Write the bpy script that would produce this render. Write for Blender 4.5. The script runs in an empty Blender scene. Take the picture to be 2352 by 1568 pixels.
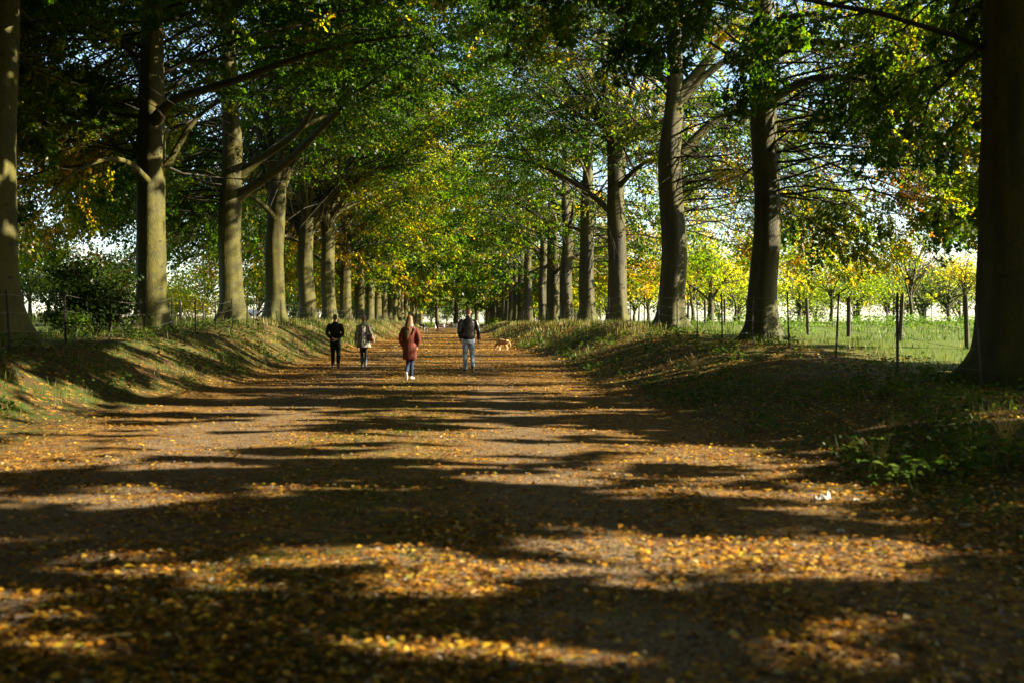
import bpy, math, random
import numpy as np
from mathutils import Vector

# ------------------------------------------------------------------ camera, world, sun, exposure
sc = bpy.context.scene
C = sc.collection
F_PX = 2352 * 35 / 36.0                       # focal length in pixels of a 2352 px wide picture
YAW = math.atan((1176 - 1040) / F_PX)
PITCH = math.atan((784 - 740) / F_PX)
CAM = np.array([0.0, 0.0, 1.5])
cam_d = bpy.data.cameras.new('camera')
cam_d.lens = 35; cam_d.sensor_width = 36; cam_d.clip_end = 6000; cam_d.clip_start = 0.05
cam_d.dof.use_dof = True; cam_d.dof.focus_distance = 45; cam_d.dof.aperture_fstop = 1.6
cam = bpy.data.objects.new('camera', cam_d); C.objects.link(cam)
cam.location = CAM
cam.rotation_euler = (math.pi / 2 - PITCH, 0, -YAW)
sc.camera = cam

SUN_EL = math.radians(27); SUN_AZ = math.radians(-9)      # azimuth measured from +X towards +Y
S = np.array([math.cos(SUN_EL) * math.cos(SUN_AZ), math.cos(SUN_EL) * math.sin(SUN_AZ), math.sin(SUN_EL)])
w = bpy.data.worlds.new('World'); sc.world = w; w.use_nodes = True
nt = w.node_tree; bg = nt.nodes['Background']
sky = nt.nodes.new('ShaderNodeTexSky'); sky.sky_type = 'NISHITA'; sky.sun_disc = False
sky.sun_elevation = SUN_EL; sky.sun_rotation = math.pi / 2 - SUN_AZ
sky.air_density = 1.0; sky.dust_density = 0.6; sky.ozone_density = 1.5
nt.links.new(sky.outputs[0], bg.inputs[0]); bg.inputs[1].default_value = 0.06
sl = bpy.data.lights.new('sun', 'SUN'); sl.energy = 5.0; sl.angle = math.radians(0.5); sl.color = (1.0, 0.86, 0.60)
so = bpy.data.objects.new('sun', sl); C.objects.link(so)
so.rotation_euler = Vector((-S[0], -S[1], -S[2])).to_track_quat('-Z', 'Y').to_euler()
sc.view_settings.view_transform = 'Standard'; sc.view_settings.look = 'None'
sc.view_settings.gamma = 1.0; sc.view_settings.exposure = 2.58; sc.view_settings.use_curve_mapping = False
sc.render.engine = 'CYCLES'
cy = sc.cycles
cy.max_bounces = 6; cy.diffuse_bounces = 3; cy.transmission_bounces = 4; cy.glossy_bounces = 2; cy.transparent_max_bounces = 6; cy.volume_bounces = 0
cy.use_denoising = True; cy.caustics_reflective = False; cy.caustics_refractive = False
cy.sample_clamp_indirect = 4.0

RNG = np.random.default_rng(7)
R_ = np.array([math.cos(YAW), -math.sin(YAW), 0.0])
FW = np.array([math.sin(YAW) * math.cos(PITCH), math.cos(YAW) * math.cos(PITCH), -math.sin(PITCH)])
UP = np.cross(R_, FW)

def at(px, py, Y):
    """world point at forward distance Y behind pixel (px, py) of the 2352 px wide picture"""
    d = FW + R_ * (px - 1176) / F_PX - UP * (py - 784) / F_PX
    return CAM + d * (Y / d[1])

def project(P):
    d = P - CAM
    z = d @ FW
    z = np.where(np.abs(z) < 1e-3, 1e-3, z)
    return (d @ R_) / z * F_PX + 1176, 784 - (d @ UP) / z * F_PX, z

# ------------------------------------------------------------------ noise
def _h(ix, iy, s):
    n = (ix.astype(np.int64) * 374761393 + iy.astype(np.int64) * 668265263 + s * 974634541) & 0xffffffff
    n = ((n ^ (n >> 13)) * 1274126177) & 0xffffffff
    return ((n ^ (n >> 16)) & 0xffffff) / float(0xffffff)

def vnoise(x, y, s=0):
    x = np.asarray(x, float); y = np.asarray(y, float)
    ix = np.floor(x); iy = np.floor(y); fx = x - ix; fy = y - iy
    fx = fx * fx * (3 - 2 * fx); fy = fy * fy * (3 - 2 * fy)
    a = _h(ix, iy, s); b = _h(ix + 1, iy, s); c = _h(ix, iy + 1, s); d = _h(ix + 1, iy + 1, s)
    return a + (b - a) * fx + (c - a) * fy + (a - b - c + d) * fx * fy

def fbm(x, y, s=0, o=3):
    v = 0; a = 0.5; t = 0
    for k in range(o):
        v = v + a * vnoise(np.asarray(x) * 2 ** k, np.asarray(y) * 2 ** k, s + k * 17); t += a; a *= 0.5
    return v / t

def sstep(a, b, x):
    t = np.clip((np.asarray(x, float) - a) / (b - a), 0, 1)
    return t * t * (3 - 2 * t)

# ------------------------------------------------------------------ terrain
def xl(y): return -5.2 - 0.25 * np.sin(np.asarray(y) * 0.21) - 0.9 * sstep(26, 14, y)
def xr(y): return 3.5 + 0.25 * np.sin(np.asarray(y) * 0.17 + 1) - 0.5 * sstep(16, 6, y)
def ground(x, y):
    x = np.asarray(x, float); y = np.asarray(y, float)
    end = sstep(250, 150, y)
    hl = (1.05 + 0.35 * sstep(22, 45, y)) * (0.15 + 0.85 * end)
    hr = (0.42 + 0.50 * sstep(14, 30, y) + 0.38 * sstep(30, 50, y)) * (0.15 + 0.85 * end)
    tl = sstep(0, 3.2, xl(y) - x); tr = sstep(0, 4.3, x - xr(y))
    z = tl * hl + tr * hr
    z = z + sstep(9, 60, -x) * 0.75 * end + sstep(9, 40, x) * (1.25 - hr) * 0.7 * end
    rough = 0.10 * (fbm(x * 0.7, y * 0.7, 3) - 0.5) * np.clip(tl + tr, 0.12, 1) * 2
    small = 0.05 * (fbm(x * 2.6, y * 2.6, 9) - 0.5) * np.clip(tl + tr, 0.15, 1)
    return z + rough + small

# ------------------------------------------------------------------ mesh helpers
def add_obj(name, me, mat=None, parent=None, kind=None):
    o = bpy.data.objects.new(name, me); C.objects.link(o)
    if mat and me is not None and not me.materials: me.materials.append(mat)
    if parent: o.parent = parent
    if kind: o['kind'] = kind
    return o

def tag(o, label, cat, group=None):
    o['label'] = label; o['category'] = cat
    if group: o['group'] = group
    return o

def empty(name, loc, label, cat, group=None, rz=0.0):
    o = bpy.data.objects.new(name, None); C.objects.link(o)
    o.location = loc; o.rotation_euler = (0, 0, rz); o.empty_display_size = 0.3
    return tag(o, label, cat, group)

def mesh_np(name, V, F, col=None, smooth=False):
    V = np.ascontiguousarray(V, dtype=np.float32); F = np.ascontiguousarray(F, dtype=np.int32)
    me = bpy.data.meshes.new(name); n, k = F.shape
    me.vertices.add(len(V)); me.vertices.foreach_set('co', V.ravel())
    me.loops.add(n * k); me.loops.foreach_set('vertex_index', F.ravel())
    me.polygons.add(n); me.polygons.foreach_set('loop_start', np.arange(0, n * k, k, dtype=np.int32))
    me.polygons.foreach_set('loop_total', np.full(n, k, dtype=np.int32))
    if smooth: me.polygons.foreach_set('use_smooth', np.ones(n, dtype=bool))
    if col is not None:
        a = me.color_attributes.new('Col', 'FLOAT_COLOR', 'POINT')
        c4 = np.ones((len(V), 4), np.float32); c4[:, :3] = col
        a.data.foreach_set('color', c4.ravel())
    me.update(calc_edges=True); me.validate()
    return me

def norm(a):
    return a / np.maximum(np.linalg.norm(a, axis=-1, keepdims=True), 1e-9)

def tubes(P, Rr, sides=6, cap=False):
    """P (N,K,3) polylines, Rr (N,K) radii -> verts, quads"""
    P = np.asarray(P, float); Rr = np.asarray(Rr, float)
    N, K, _ = P.shape
    T = norm(np.gradient(P, axis=1))
    mean = norm(P[:, -1] - P[:, 0])
    ref = np.where(np.abs(mean[:, 2:3]) > 0.75, np.array([[1.0, 0.13, 0]]), np.array([[0.05, 0.02, 1.0]]))
    B = norm(np.cross(T, ref[:, None, :])); Nn = np.cross(B, T)
    a = np.arange(sides) / sides * 2 * math.pi
    V = P[:, :, None, :] + Rr[:, :, None, None] * (np.cos(a)[None, None, :, None] * B[:, :, None, :] + np.sin(a)[None, None, :, None] * Nn[:, :, None, :])
    idx = np.arange(N * K * sides).reshape(N, K, sides)
    i0 = idx[:, :-1]; i1 = idx[:, 1:]
    F = np.stack([i0, np.roll(i0, -1, 2), np.roll(i1, -1, 2), i1], -1).reshape(-1, 4)
    return V.reshape(-1, 3), F

def leaf_quads(P, A, Nn, L, W, fold=0.15):
    A = norm(A); B = norm(np.cross(Nn, A)); Nn = np.cross(A, B)
    L = L[:, None]; W = W[:, None]
    v0 = P; v2 = P + A * L - Nn * L * 0.12
    m = P + A * L * 0.48 + Nn * L * fold
    v1 = m + B * W * 0.5; v3 = m - B * W * 0.5
    V = np.stack([v0, v1, v2, v3], 1).reshape(-1, 3)
    F = np.arange(len(P) * 4).reshape(-1, 4)
    return V, F

# ------------------------------------------------------------------ materials
def new_mat(name):
    m = bpy.data.materials.new(name); m.use_nodes = True
    for n in list(m.node_tree.nodes): m.node_tree.nodes.remove(n)
    return m, m.node_tree.nodes, m.node_tree.links

def nd(N, t, **k):
    n = N.new(t)
    for a, b in k.items(): setattr(n, a, b)
    return n

def mixc(N, Lk, fac, a, b, blend='MIX'):
    m = N.new('ShaderNodeMix'); m.data_type = 'RGBA'; m.blend_type = blend
    for s, v in ((m.inputs[0], fac), (m.inputs[6], a), (m.inputs[7], b)):
        if isinstance(v, (int, float)): s.default_value = v
        elif isinstance(v, tuple): s.default_value = (*v, 1)
        else: Lk.new(v, s)
    return m.outputs[2]

def noise(N, Lk, vec, scale, detail=4, rough=0.55, scl=None):
    if scl:
        mp = N.new('ShaderNodeMapping'); mp.inputs['Scale'].default_value = scl
        Lk.new(vec, mp.inputs[0]); vec = mp.outputs[0]
    n = N.new('ShaderNodeTexNoise'); n.inputs['Scale'].default_value = scale
    n.inputs['Detail'].default_value = detail; n.inputs['Roughness'].default_value = rough
    Lk.new(vec, n.inputs['Vector'])
    return n.outputs['Fac']

def ramp(N, Lk, fac, stops):
    r = N.new('ShaderNodeValToRGB'); e = r.color_ramp.elements
    while len(e) < len(stops): e.new(0.5)
    for k, (p, c) in enumerate(stops):
        e[k].position = p
        e[k].color = (c, c, c, 1) if isinstance(c, (int, float)) else (*c, 1)
    Lk.new(fac, r.inputs[0])
    return r.outputs[0]

def principled(N, Lk, col, rough=0.8, spec=0.3, bump=None, bstr=0.3, bdist=0.02, out=True):
    p = N.new('ShaderNodeBsdfPrincipled')
    if isinstance(col, tuple): p.inputs['Base Color'].default_value = (*col, 1)
    else: Lk.new(col, p.inputs['Base Color'])
    if isinstance(rough, (int, float)): p.inputs['Roughness'].default_value = rough
    else: Lk.new(rough, p.inputs['Roughness'])
    p.inputs['Specular IOR Level'].default_value = spec
    if bump is not None:
        b = N.new('ShaderNodeBump'); b.inputs['Strength'].default_value = bstr; b.inputs['Distance'].default_value = bdist
        Lk.new(bump, b.inputs['Height']); Lk.new(b.outputs[0], p.inputs['Normal'])
    if out:
        o = N.new('ShaderNodeOutputMaterial'); Lk.new(p.outputs[0], o.inputs[0])
    return p

def simple(name, col, rough=0.8, spec=0.3, var=0.25, scale=20, bstr=0.2, bdist=0.01, metal=0):
    m, N, Lk = new_mat(name)
    tc = N.new('ShaderNodeTexCoord')
    f = noise(N, Lk, tc.outputs['Object'], scale, 5)
    c = mixc(N, Lk, f, tuple(x * (1 - var) for x in col), tuple(min(1, x * (1 + var)) for x in col))
    p = principled(N, Lk, c, rough, spec, f, bstr, bdist); p.inputs['Metallic'].default_value = metal
    return m

def leaf_mat(name, trans=0.5, gloss=0.05, tmul=(1.5, 1.5, 0.9), rough=0.45):
    m, N, Lk = new_mat(name)
    at_ = N.new('ShaderNodeAttribute'); at_.attribute_name = 'Col'
    d = N.new('ShaderNodeBsdfDiffuse'); Lk.new(at_.outputs['Color'], d.inputs[0])
    t = N.new('ShaderNodeBsdfTranslucent'); Lk.new(mixc(N, Lk, 1.0, at_.outputs['Color'], tmul, 'MULTIPLY'), t.inputs[0])
    mx = N.new('ShaderNodeMixShader'); mx.inputs[0].default_value = trans
    Lk.new(d.outputs[0], mx.inputs[1]); Lk.new(t.outputs[0], mx.inputs[2])
    g = N.new('ShaderNodeBsdfGlossy'); g.inputs['Roughness'].default_value = rough; g.inputs[0].default_value = (1, 1, 1, 1)
    m2 = N.new('ShaderNodeMixShader'); m2.inputs[0].default_value = gloss
    Lk.new(mx.outputs[0], m2.inputs[1]); Lk.new(g.outputs[0], m2.inputs[2])
    o = N.new('ShaderNodeOutputMaterial'); Lk.new(m2.outputs[0], o.inputs[0])
    return m

M_LEAF = leaf_mat('beech_leaf', 0.6, 0.015, (5.6, 5.2, 1.2))
M_GRASS = leaf_mat('grass_blade', 0.45, 0.015, (1.5, 1.5, 0.8))
M_LITTER = leaf_mat('fallen_leaf', 0.25, 0.05, (1.4, 1.1, 0.7), 0.4)

def bark_mat():
    m, N, Lk = new_mat('beech_bark')
    tc = N.new('ShaderNodeTexCoord'); ob = tc.outputs['Object']
    big = noise(N, Lk, ob, 0.9, 4, 0.6, (1, 1, 0.35))
    streak = noise(N, Lk, ob, 5.0, 5, 0.6, (1, 1, 0.10))
    fine = noise(N, Lk, ob, 22.0, 4, 0.6, (1, 1, 0.5))
    wr = noise(N, Lk, ob, 3.0, 3, 0.6, (0.5, 0.5, 5.0))
    c = mixc(N, Lk, ramp(N, Lk, streak, [(0.3, 0.0), (0.7, 1.0)]), (0.016, 0.015, 0.011), (0.066, 0.060, 0.043))
    gx = N.new('ShaderNodeNewGeometry'); sp = N.new('ShaderNodeSeparateXYZ'); Lk.new(gx.outputs['Position'], sp.inputs[0])
    lr = N.new('ShaderNodeMapRange'); lr.inputs[1].default_value = 2.0; lr.inputs[2].default_value = -2.0; lr.inputs[3].default_value = 0.03; lr.inputs[4].default_value = 0.24
    Lk.new(sp.outputs[0], lr.inputs[0])
    bm = N.new('ShaderNodeMath'); bm.operation = 'ADD'; Lk.new(big, bm.inputs[0]); Lk.new(lr.outputs[0], bm.inputs[1])
    c = mixc(N, Lk, ramp(N, Lk, bm.outputs[0], [(0.40, 0.0), (0.60, 0.9)]), c, (0.066, 0.060, 0.003))
    c = mixc(N, Lk, ramp(N, Lk, wr, [(0.66, 0.0), (0.74, 0.4)]), c, (0.016, 0.014, 0.010))
    c = mixc(N, Lk, ramp(N, Lk, fine, [(0.35, 0.5), (0.6, 0.0)]), c, (0.022, 0.02, 0.011))
    # moss on the lowest metre
    sx = N.new('ShaderNodeSeparateXYZ'); Lk.new(ob, sx.inputs[0])
    mr = N.new('ShaderNodeMapRange'); mr.inputs[1].default_value = 1.6; mr.inputs[2].default_value = 0.1
    Lk.new(sx.outputs[2], mr.inputs[0])
    mm = N.new('ShaderNodeMath'); mm.operation = 'MULTIPLY'; Lk.new(mr.outputs[0], mm.inputs[0])
    Lk.new(ramp(N, Lk, noise(N, Lk, ob, 2.3, 5), [(0.38, 0.0), (0.62, 1.0)]), mm.inputs[1])
    c = mixc(N, Lk, mm.outputs[0], c, (0.030, 0.038, 0.003))
    vs = N.new('ShaderNodeTexVoronoi'); vs.inputs['Scale'].default_value = 1.5; mpv = N.new('ShaderNodeMapping'); mpv.inputs['Scale'].default_value = (1, 1, 1.9)
    Lk.new(ob, mpv.inputs[0]); Lk.new(mpv.outputs[0], vs.inputs['Vector'])
    c = mixc(N, Lk, ramp(N, Lk, vs.outputs['Distance'], [(0.07, 0.85), (0.13, 0.0)]), c, (0.012, 0.010, 0.008))
    pat = noise(N, Lk, ob, 1.7, 6, 0.65)
    c = mixc(N, Lk, ramp(N, Lk, pat, [(0.42, 0.45), (0.55, 0.0)]), c, (0.022, 0.022, 0.014))
    ht = N.new('ShaderNodeMath'); ht.operation = 'ADD'; Lk.new(streak, ht.inputs[0]); Lk.new(fine, ht.inputs[1])
    principled(N, Lk, c, 0.75, 0.25, ht.outputs[0], 0.45, 0.04)
    return m
M_BARK = bark_mat()
M_TWIG = simple('dark_twig_bark', (0.022, 0.019, 0.014), 0.85, 0.2, 0.4, 6)

def ground_mat():
    m, N, Lk = new_mat('ground_surface')
    g = N.new('ShaderNodeNewGeometry'); pos = g.outputs['Position']
    sx = N.new('ShaderNodeSeparateXYZ'); Lk.new(pos, sx.inputs[0])
    wob = noise(N, Lk, pos, 0.8, 4)
    def math_(op, a, b=None):
        n = N.new('ShaderNodeMath'); n.operation = op
        for i, v in enumerate((a, b)):
            if v is None: continue
            if isinstance(v, (int, float)): n.inputs[i].default_value = v
            else: Lk.new(v, n.inputs[i])
        return n.outputs[0]
    def mrange(v, a, b, c=0.0, d=1.0):
        n = N.new('ShaderNodeMapRange'); n.interpolation_type = 'SMOOTHSTEP'
        n.inputs[1].default_value = a; n.inputs[2].default_value = b; n.inputs[3].default_value = c; n.inputs[4].default_value = d
        Lk.new(v, n.inputs[0]); return n.outputs[0]
    xw = math_('ADD', sx.outputs[0], math_('MULTIPLY', math_('SUBTRACT', wob, 0.5), 2.2))
    # gravel
    f1 = noise(N, Lk, pos, 45, 5, 0.7); f2 = noise(N, Lk, pos, 2.0, 4)
    vo = N.new('ShaderNodeTexVoronoi'); vo.inputs['Scale'].default_value = 38; Lk.new(pos, vo.inputs['Vector'])
    grav = mixc(N, Lk, f1, (0.09, 0.062, 0.04), (0.33, 0.255, 0.185))
    grav = mixc(N, Lk, ramp(N, Lk, f2, [(0.35, 0.0), (0.7, 0.6)]), grav, (0.11, 0.07, 0.04))
    grav = mixc(N, Lk, ramp(N, Lk, vo.outputs['Distance'], [(0.0, 0.55), (0.3, 0.0)]), grav, (0.42, 0.37, 0.31))
    # leaf litter worn into the surface, heavier off the wheel tracks
    v2 = N.new('ShaderNodeTexVoronoi'); v2.inputs['Scale'].default_value = 15; Lk.new(pos, v2.inputs['Vector'])
    hs = N.new('ShaderNodeSeparateColor'); Lk.new(v2.outputs['Color'], hs.inputs[0])
    lit = ramp(N, Lk, hs.outputs[0], [(0.0, (0.05, 0.025, 0.008)), (0.3, (0.16, 0.07, 0.015)), (0.6, (0.30, 0.15, 0.022)), (0.85, (0.36, 0.21, 0.03)), (1.0, (0.12, 0.10, 0.03))])
    t1 = mrange(math_('ABSOLUTE', math_('ADD', xw, 3.0)), 0.5, 1.3)
    t2 = mrange(math_('ABSOLUTE', math_('SUBTRACT', xw, 0.9)), 0.25, 0.9)
    dens = math_('ADD', math_('MULTIPLY', math_('MULTIPLY', t1, t2), 0.55), 0.32)
    dens = math_('ADD', dens, mrange(sx.outputs[1], 10, 40, 0.0, 0.40))
    v3 = N.new('ShaderNodeTexVoronoi'); v3.inputs['Scale'].default_value = 46; Lk.new(pos, v3.inputs['Vector'])
    h3 = N.new('ShaderNodeSeparateColor'); Lk.new(v3.outputs['Color'], h3.inputs[0])
    crumb = ramp(N, Lk, h3.outputs[0], [(0.0, (0.03, 0.015, 0.006)), (0.4, (0.10, 0.05, 0.012)), (0.8, (0.24, 0.13, 0.03)), (1.0, (0.30, 0.22, 0.12))])
    grav = mixc(N, Lk, math_('LESS_THAN', h3.outputs[1], math_('ADD', math_('MULTIPLY', dens, 0.6), 0.08)), grav, crumb)
    sel = math_('LESS_THAN', hs.outputs[1], math_('MULTIPLY', dens, ramp(N, Lk, noise(N, Lk, pos, 1.3, 4), [(0.3, 0.25), (0.65, 1.0)])))
    path = mixc(N, Lk, sel, grav, lit)
    moss = math_('MULTIPLY', mrange(math_('ABSOLUTE', math_('ADD', xw, 0.9)), 1.1, 0.3), ramp(N, Lk, noise(N, Lk, pos, 3.5, 5), [(0.48, 0.0), (0.62, 0.7)]))
    path = mixc(N, Lk, moss, path, (0.07, 0.085, 0.015))
    # bank soil, leaves and turf
    bank = mixc(N, Lk, ramp(N, Lk, noise(N, Lk, pos, 1.6, 5), [(0.4, 0.0), (0.6, 1.0)]), (0.065, 0.042, 0.018), (0.055, 0.08, 0.012))
    bank = mixc(N, Lk, math_('LESS_THAN', hs.outputs[1], 0.20), bank, lit)
    field = mixc(N, Lk, noise(N, Lk, pos, 0.6, 6), (0.055, 0.11, 0.008), (0.14, 0.20, 0.016))
    field = mixc(N, Lk, ramp(N, Lk, noise(N, Lk, pos, 9, 4), [(0.5, 0.0), (0.75, 0.5)]), field, (0.22, 0.19, 0.06))
    pr = mrange(xw, 3.0, 4.4); pl = mrange(xw, -4.9, -6.2)
    edge = math_('ADD', pr, pl)
    c = mixc(N, Lk, edge, path, bank)
    fr = mrange(xw, 8.5, 11.5); fl = mrange(xw, -8.5, -11.5)
    c = mixc(N, Lk, math_('ADD', fr, fl), c, field)
    c = mixc(N, Lk, 1.0, c, (0.66, 0.645, 0.56), 'MULTIPLY')
    bh = math_('ADD', f1, math_('MULTIPLY', vo.outputs['Distance'], 0.8))
    principled(N, Lk, c, 0.85, 0.2, bh, 0.8, 0.03)
    return m
M_GROUND = ground_mat()

M_STAKE = simple('rusty_stake', (0.022, 0.018, 0.015), 0.7, 0.3, 0.4, 30)
M_POST = simple('weathered_post', (0.06, 0.054, 0.045), 0.85, 0.2, 0.4, 15, 0.4)
M_WIRE = simple('galvanised_wire', (0.16, 0.15, 0.14), 0.45, 0.5, 0.3, 12, metal=0.6)

# ------------------------------------------------------------------ ground sheets
def axis_pts(lst):
    out = []
    for a, b, s in lst: out += list(np.arange(a, b, s))
    return np.array(out + [lst[-1][1]])

YS = axis_pts([(-20, 2, 1.0), (2, 12, 0.22), (12, 40, 0.4), (40, 100, 1.0), (100, 320, 4), (320, 900, 40), (900, 3000, 300)])
def sheet(name, U, xa, xb):
    """strip between two edge functions, U in 0..1"""
    X = xa(YS)[:, None] * (1 - U)[None, :] + xb(YS)[:, None] * U[None, :]
    Yg = np.repeat(YS[:, None], len(U), 1)
    Z = ground(X, Yg)
    V = np.stack([X, Yg, Z], -1).reshape(-1, 3)
    n, k = len(YS), len(U); idx = np.arange(n * k).reshape(n, k)
    F = np.stack([idx[:-1, :-1], idx[:-1, 1:], idx[1:, 1:], idx[1:, :-1]], -1).reshape(-1, 4)
    return add_obj(name, mesh_np(name, V, F, smooth=True), M_GROUND, kind='structure')
path_o = sheet('path', np.linspace(0, 1, 41), xl, xr)
sheet('bank', np.linspace(0, 1, 19), xr, lambda y: 8.6 + 0 * y)
sheet('bank', np.linspace(0, 1, 19), lambda y: -9.2 + 0 * y, xl)
gr = np.concatenate([np.linspace(0, 1, 40) ** 2.2])
sheet('field', gr, lambda y: 8.6 + 0 * y, lambda y: 1500 + 0 * y)
sheet('field', 1 - gr[::-1], lambda y: -1500 + 0 * y, lambda y: -9.2 + 0 * y)

# ------------------------------------------------------------------ where the sun gets through the canopy (leaves carved out to shape the light streaks)
def sun_gap(P):
    """0..1: how open the canopy is along the sun ray through P, as a pattern of long gaps"""
    t = P[:, 2] / S[2]
    x = P[:, 0] - S[0] * t; y = P[:, 1] - S[1] * t
    yl = 6 * np.log1p(np.maximum(y, -4) / 5.0)
    n = 0.80 * fbm(x / 4.6 + 3, yl * 8.0 + x * 0.06, 5, 3) + 0.20 * fbm(x / 9.0, yl * 1.1, 21, 2)
    far_l = sstep(-8.0, -11.0, x)
    n = n * (1 - far_l) + far_l * (0.6 * fbm(x / 3.0, y / 1.2, 51, 2) + 0.4 * fbm(x / 9.0, yl * 0.9, 23, 2))
    tr = np.full(len(x), 9.0)
    for Yt in (30.2, 42.7, 56.6, 69.0, 81.0, 93.0, 104.0): tr = np.minimum(tr, np.abs(y - 0.158 * (9.4 - x) - Yt))
    w_ = sstep(1.1, 0.6, tr) * sstep(-12, -9, x) * sstep(10.5, 9.5, x)
    n = n * (1 - w_) + w_ * (0.07 + 0.6 * fbm(x / 1.5, y / 0.5, 77, 2) + 0.4 * fbm(x / 5.0, y / 3.0, 78, 2))
    thr = 0.530 - 0.022 * sstep(-8, -5, x) * sstep(4.0, 2.5, x) + 0.14 * sstep(-9.8, -10.6, x) * sstep(31, 28, y)
    thr = thr + 0.03 * sstep(17, 14, y) * sstep(-8, -6, x)
    for xa, xb, yb, sb in ((-0.6, 3.0, 10.1, .28), (-2.2, 2.8, 8.75, .17), (-5.5, -1.5, 8.25, .2), (-1.3, 2.0, 7.25, .18), (-0.4, 2.6, 6.5, .2), (-2.0, -0.6, 5.2, .15), (0.7, 1.8, 4.9, .15),
                           (-2.5, 1.5, 4.25, .14), (-1.5, 3.5, 13.3, .3), (-2.5, 1.5, 14.6, .25), (-0.8, 3.2, 20.5, .7), (-3.0, 3.0, 16.8, .4), (-6.0, -3.0, 10.2, .2)):
        thr = thr - 0.13 * np.exp(-((y - yb - 0.02 * (x - xa)) / (1.35 * sb)) ** 2) * sstep(xa - 0.7, xa + 0.5, x) * sstep(xb + 0.7, xb - 0.5, x)
    thr = thr - 0.90 * np.exp(-((x - 3.1) / 0.9) ** 2 - ((y - 8.2) / 0.3) ** 2)
    thr = thr + (1 - w_) * 0.17 * sstep(2.8, 4.2, x) * sstep(8.4, 7.4, x) * (0.45 + 0.55 * sstep(50, 30, y)) * sstep(110, 70, y)
    thr = thr + (1 - w_) * 0.08 * sstep(3.2, 4.6, x) * sstep(8.0, 6.5, x) * sstep(75, 45, y) + 0.10 * sstep(3.0, 5, x) * sstep(9, 7, x) * sstep(26, 18, y)
    thr = thr - 0.22 * sstep(8.5, 10.0, x) * sstep(17, 20, y)
    thr = thr - 0.06 * sstep(40, 90, y)
    thr = np.where(x < -5.2, thr - 0.03 - 0.03 * sstep(-10.5, -9.5, x), thr)
    fac = np.where(P[:, 0] < 3, 0.22 + 0.78 * sstep(-25, -15, x), 1.0) * sstep(-4, 0, x + 27 + 20 * sstep(60, 100, y))
    return sstep(thr - 0.045, thr + 0.06, n) * fac

# ------------------------------------------------------------------ beech trees
PAL = dict(g1=(0.007, 0.022, 0.001), g2=(0.017, 0.040, 0.0013), yg=(0.056, 0.070, 0.002), y=(0.125, 0.080, 0.003), o=(0.12, 0.042, 0.005))
def leaf_cols(P, rng, autumn, warm_out=None):
    n = len(P)
    k = fbm(P[:, 0] * 0.35 + P[:, 2] * 0.3, P[:, 1] * 0.35 - P[:, 2] * 0.22, 31, 3) - 0.5
    v = rng.normal(0, 0.16, n) + k * 1.5 + autumn
    if warm_out is not None: v = v + warm_out
    stops = [(-0.6, PAL['g1']), (0.0, PAL['g2']), (0.3, PAL['yg']), (0.55, PAL['y']), (0.85, PAL['o'])]
    xs = [s[0] for s in stops]
    c = np.stack([np.interp(v, xs, [s[1][j] for s in stops]) for j in range(3)], 1)
    return c * rng.uniform(0.7, 1.25, (n, 1))

def polyline_pts(start, az, el, length, K, droop, rng, wob=0.06):
    """arching polylines: start (N,3), az/el (N,), length (N,)"""
    N = len(az); t = np.linspace(0, 1, K)
    e = el[:, None] - droop[:, None] * t[None, :] ** 1.2
    a = az[:, None] + np.cumsum(rng.normal(0, wob, (N, K)), 1)
    step = (length / (K - 1))[:, None]
    d = np.stack([np.cos(e) * np.cos(a), np.cos(e) * np.sin(a), np.sin(e)], -1) * step[..., None]
    P = np.zeros((N, K, 3)); P[:, 0] = start
    P[:, 1:] = start[:, None, :] + np.cumsum(d[:, :-1], 1)
    return P

def sample_poly(P, ti, idx):
    """points and tangents at parameter ti (0..1) on polylines P[idx]"""
    K = P.shape[1]; f = ti * (K - 1); i = np.minimum(f.astype(int), K - 2); fr = (f - i)[:, None]
    a = P[idx, i]; b = P[idx, i + 1]
    return a + (b - a) * fr, norm(b - a)

def resample(pts, K):
    pts = np.asarray(pts, float); d = np.r_[0, np.cumsum(np.linalg.norm(np.diff(pts, axis=0), axis=1))]
    s = np.linspace(0, d[-1], K)
    q = np.stack([np.interp(s, d, pts[:, j]) for j in range(3)], 1)
    for _ in range(2): q[1:-1] = 0.25 * q[:-2] + 0.5 * q[1:-1] + 0.25 * q[2:]
    return q

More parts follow.
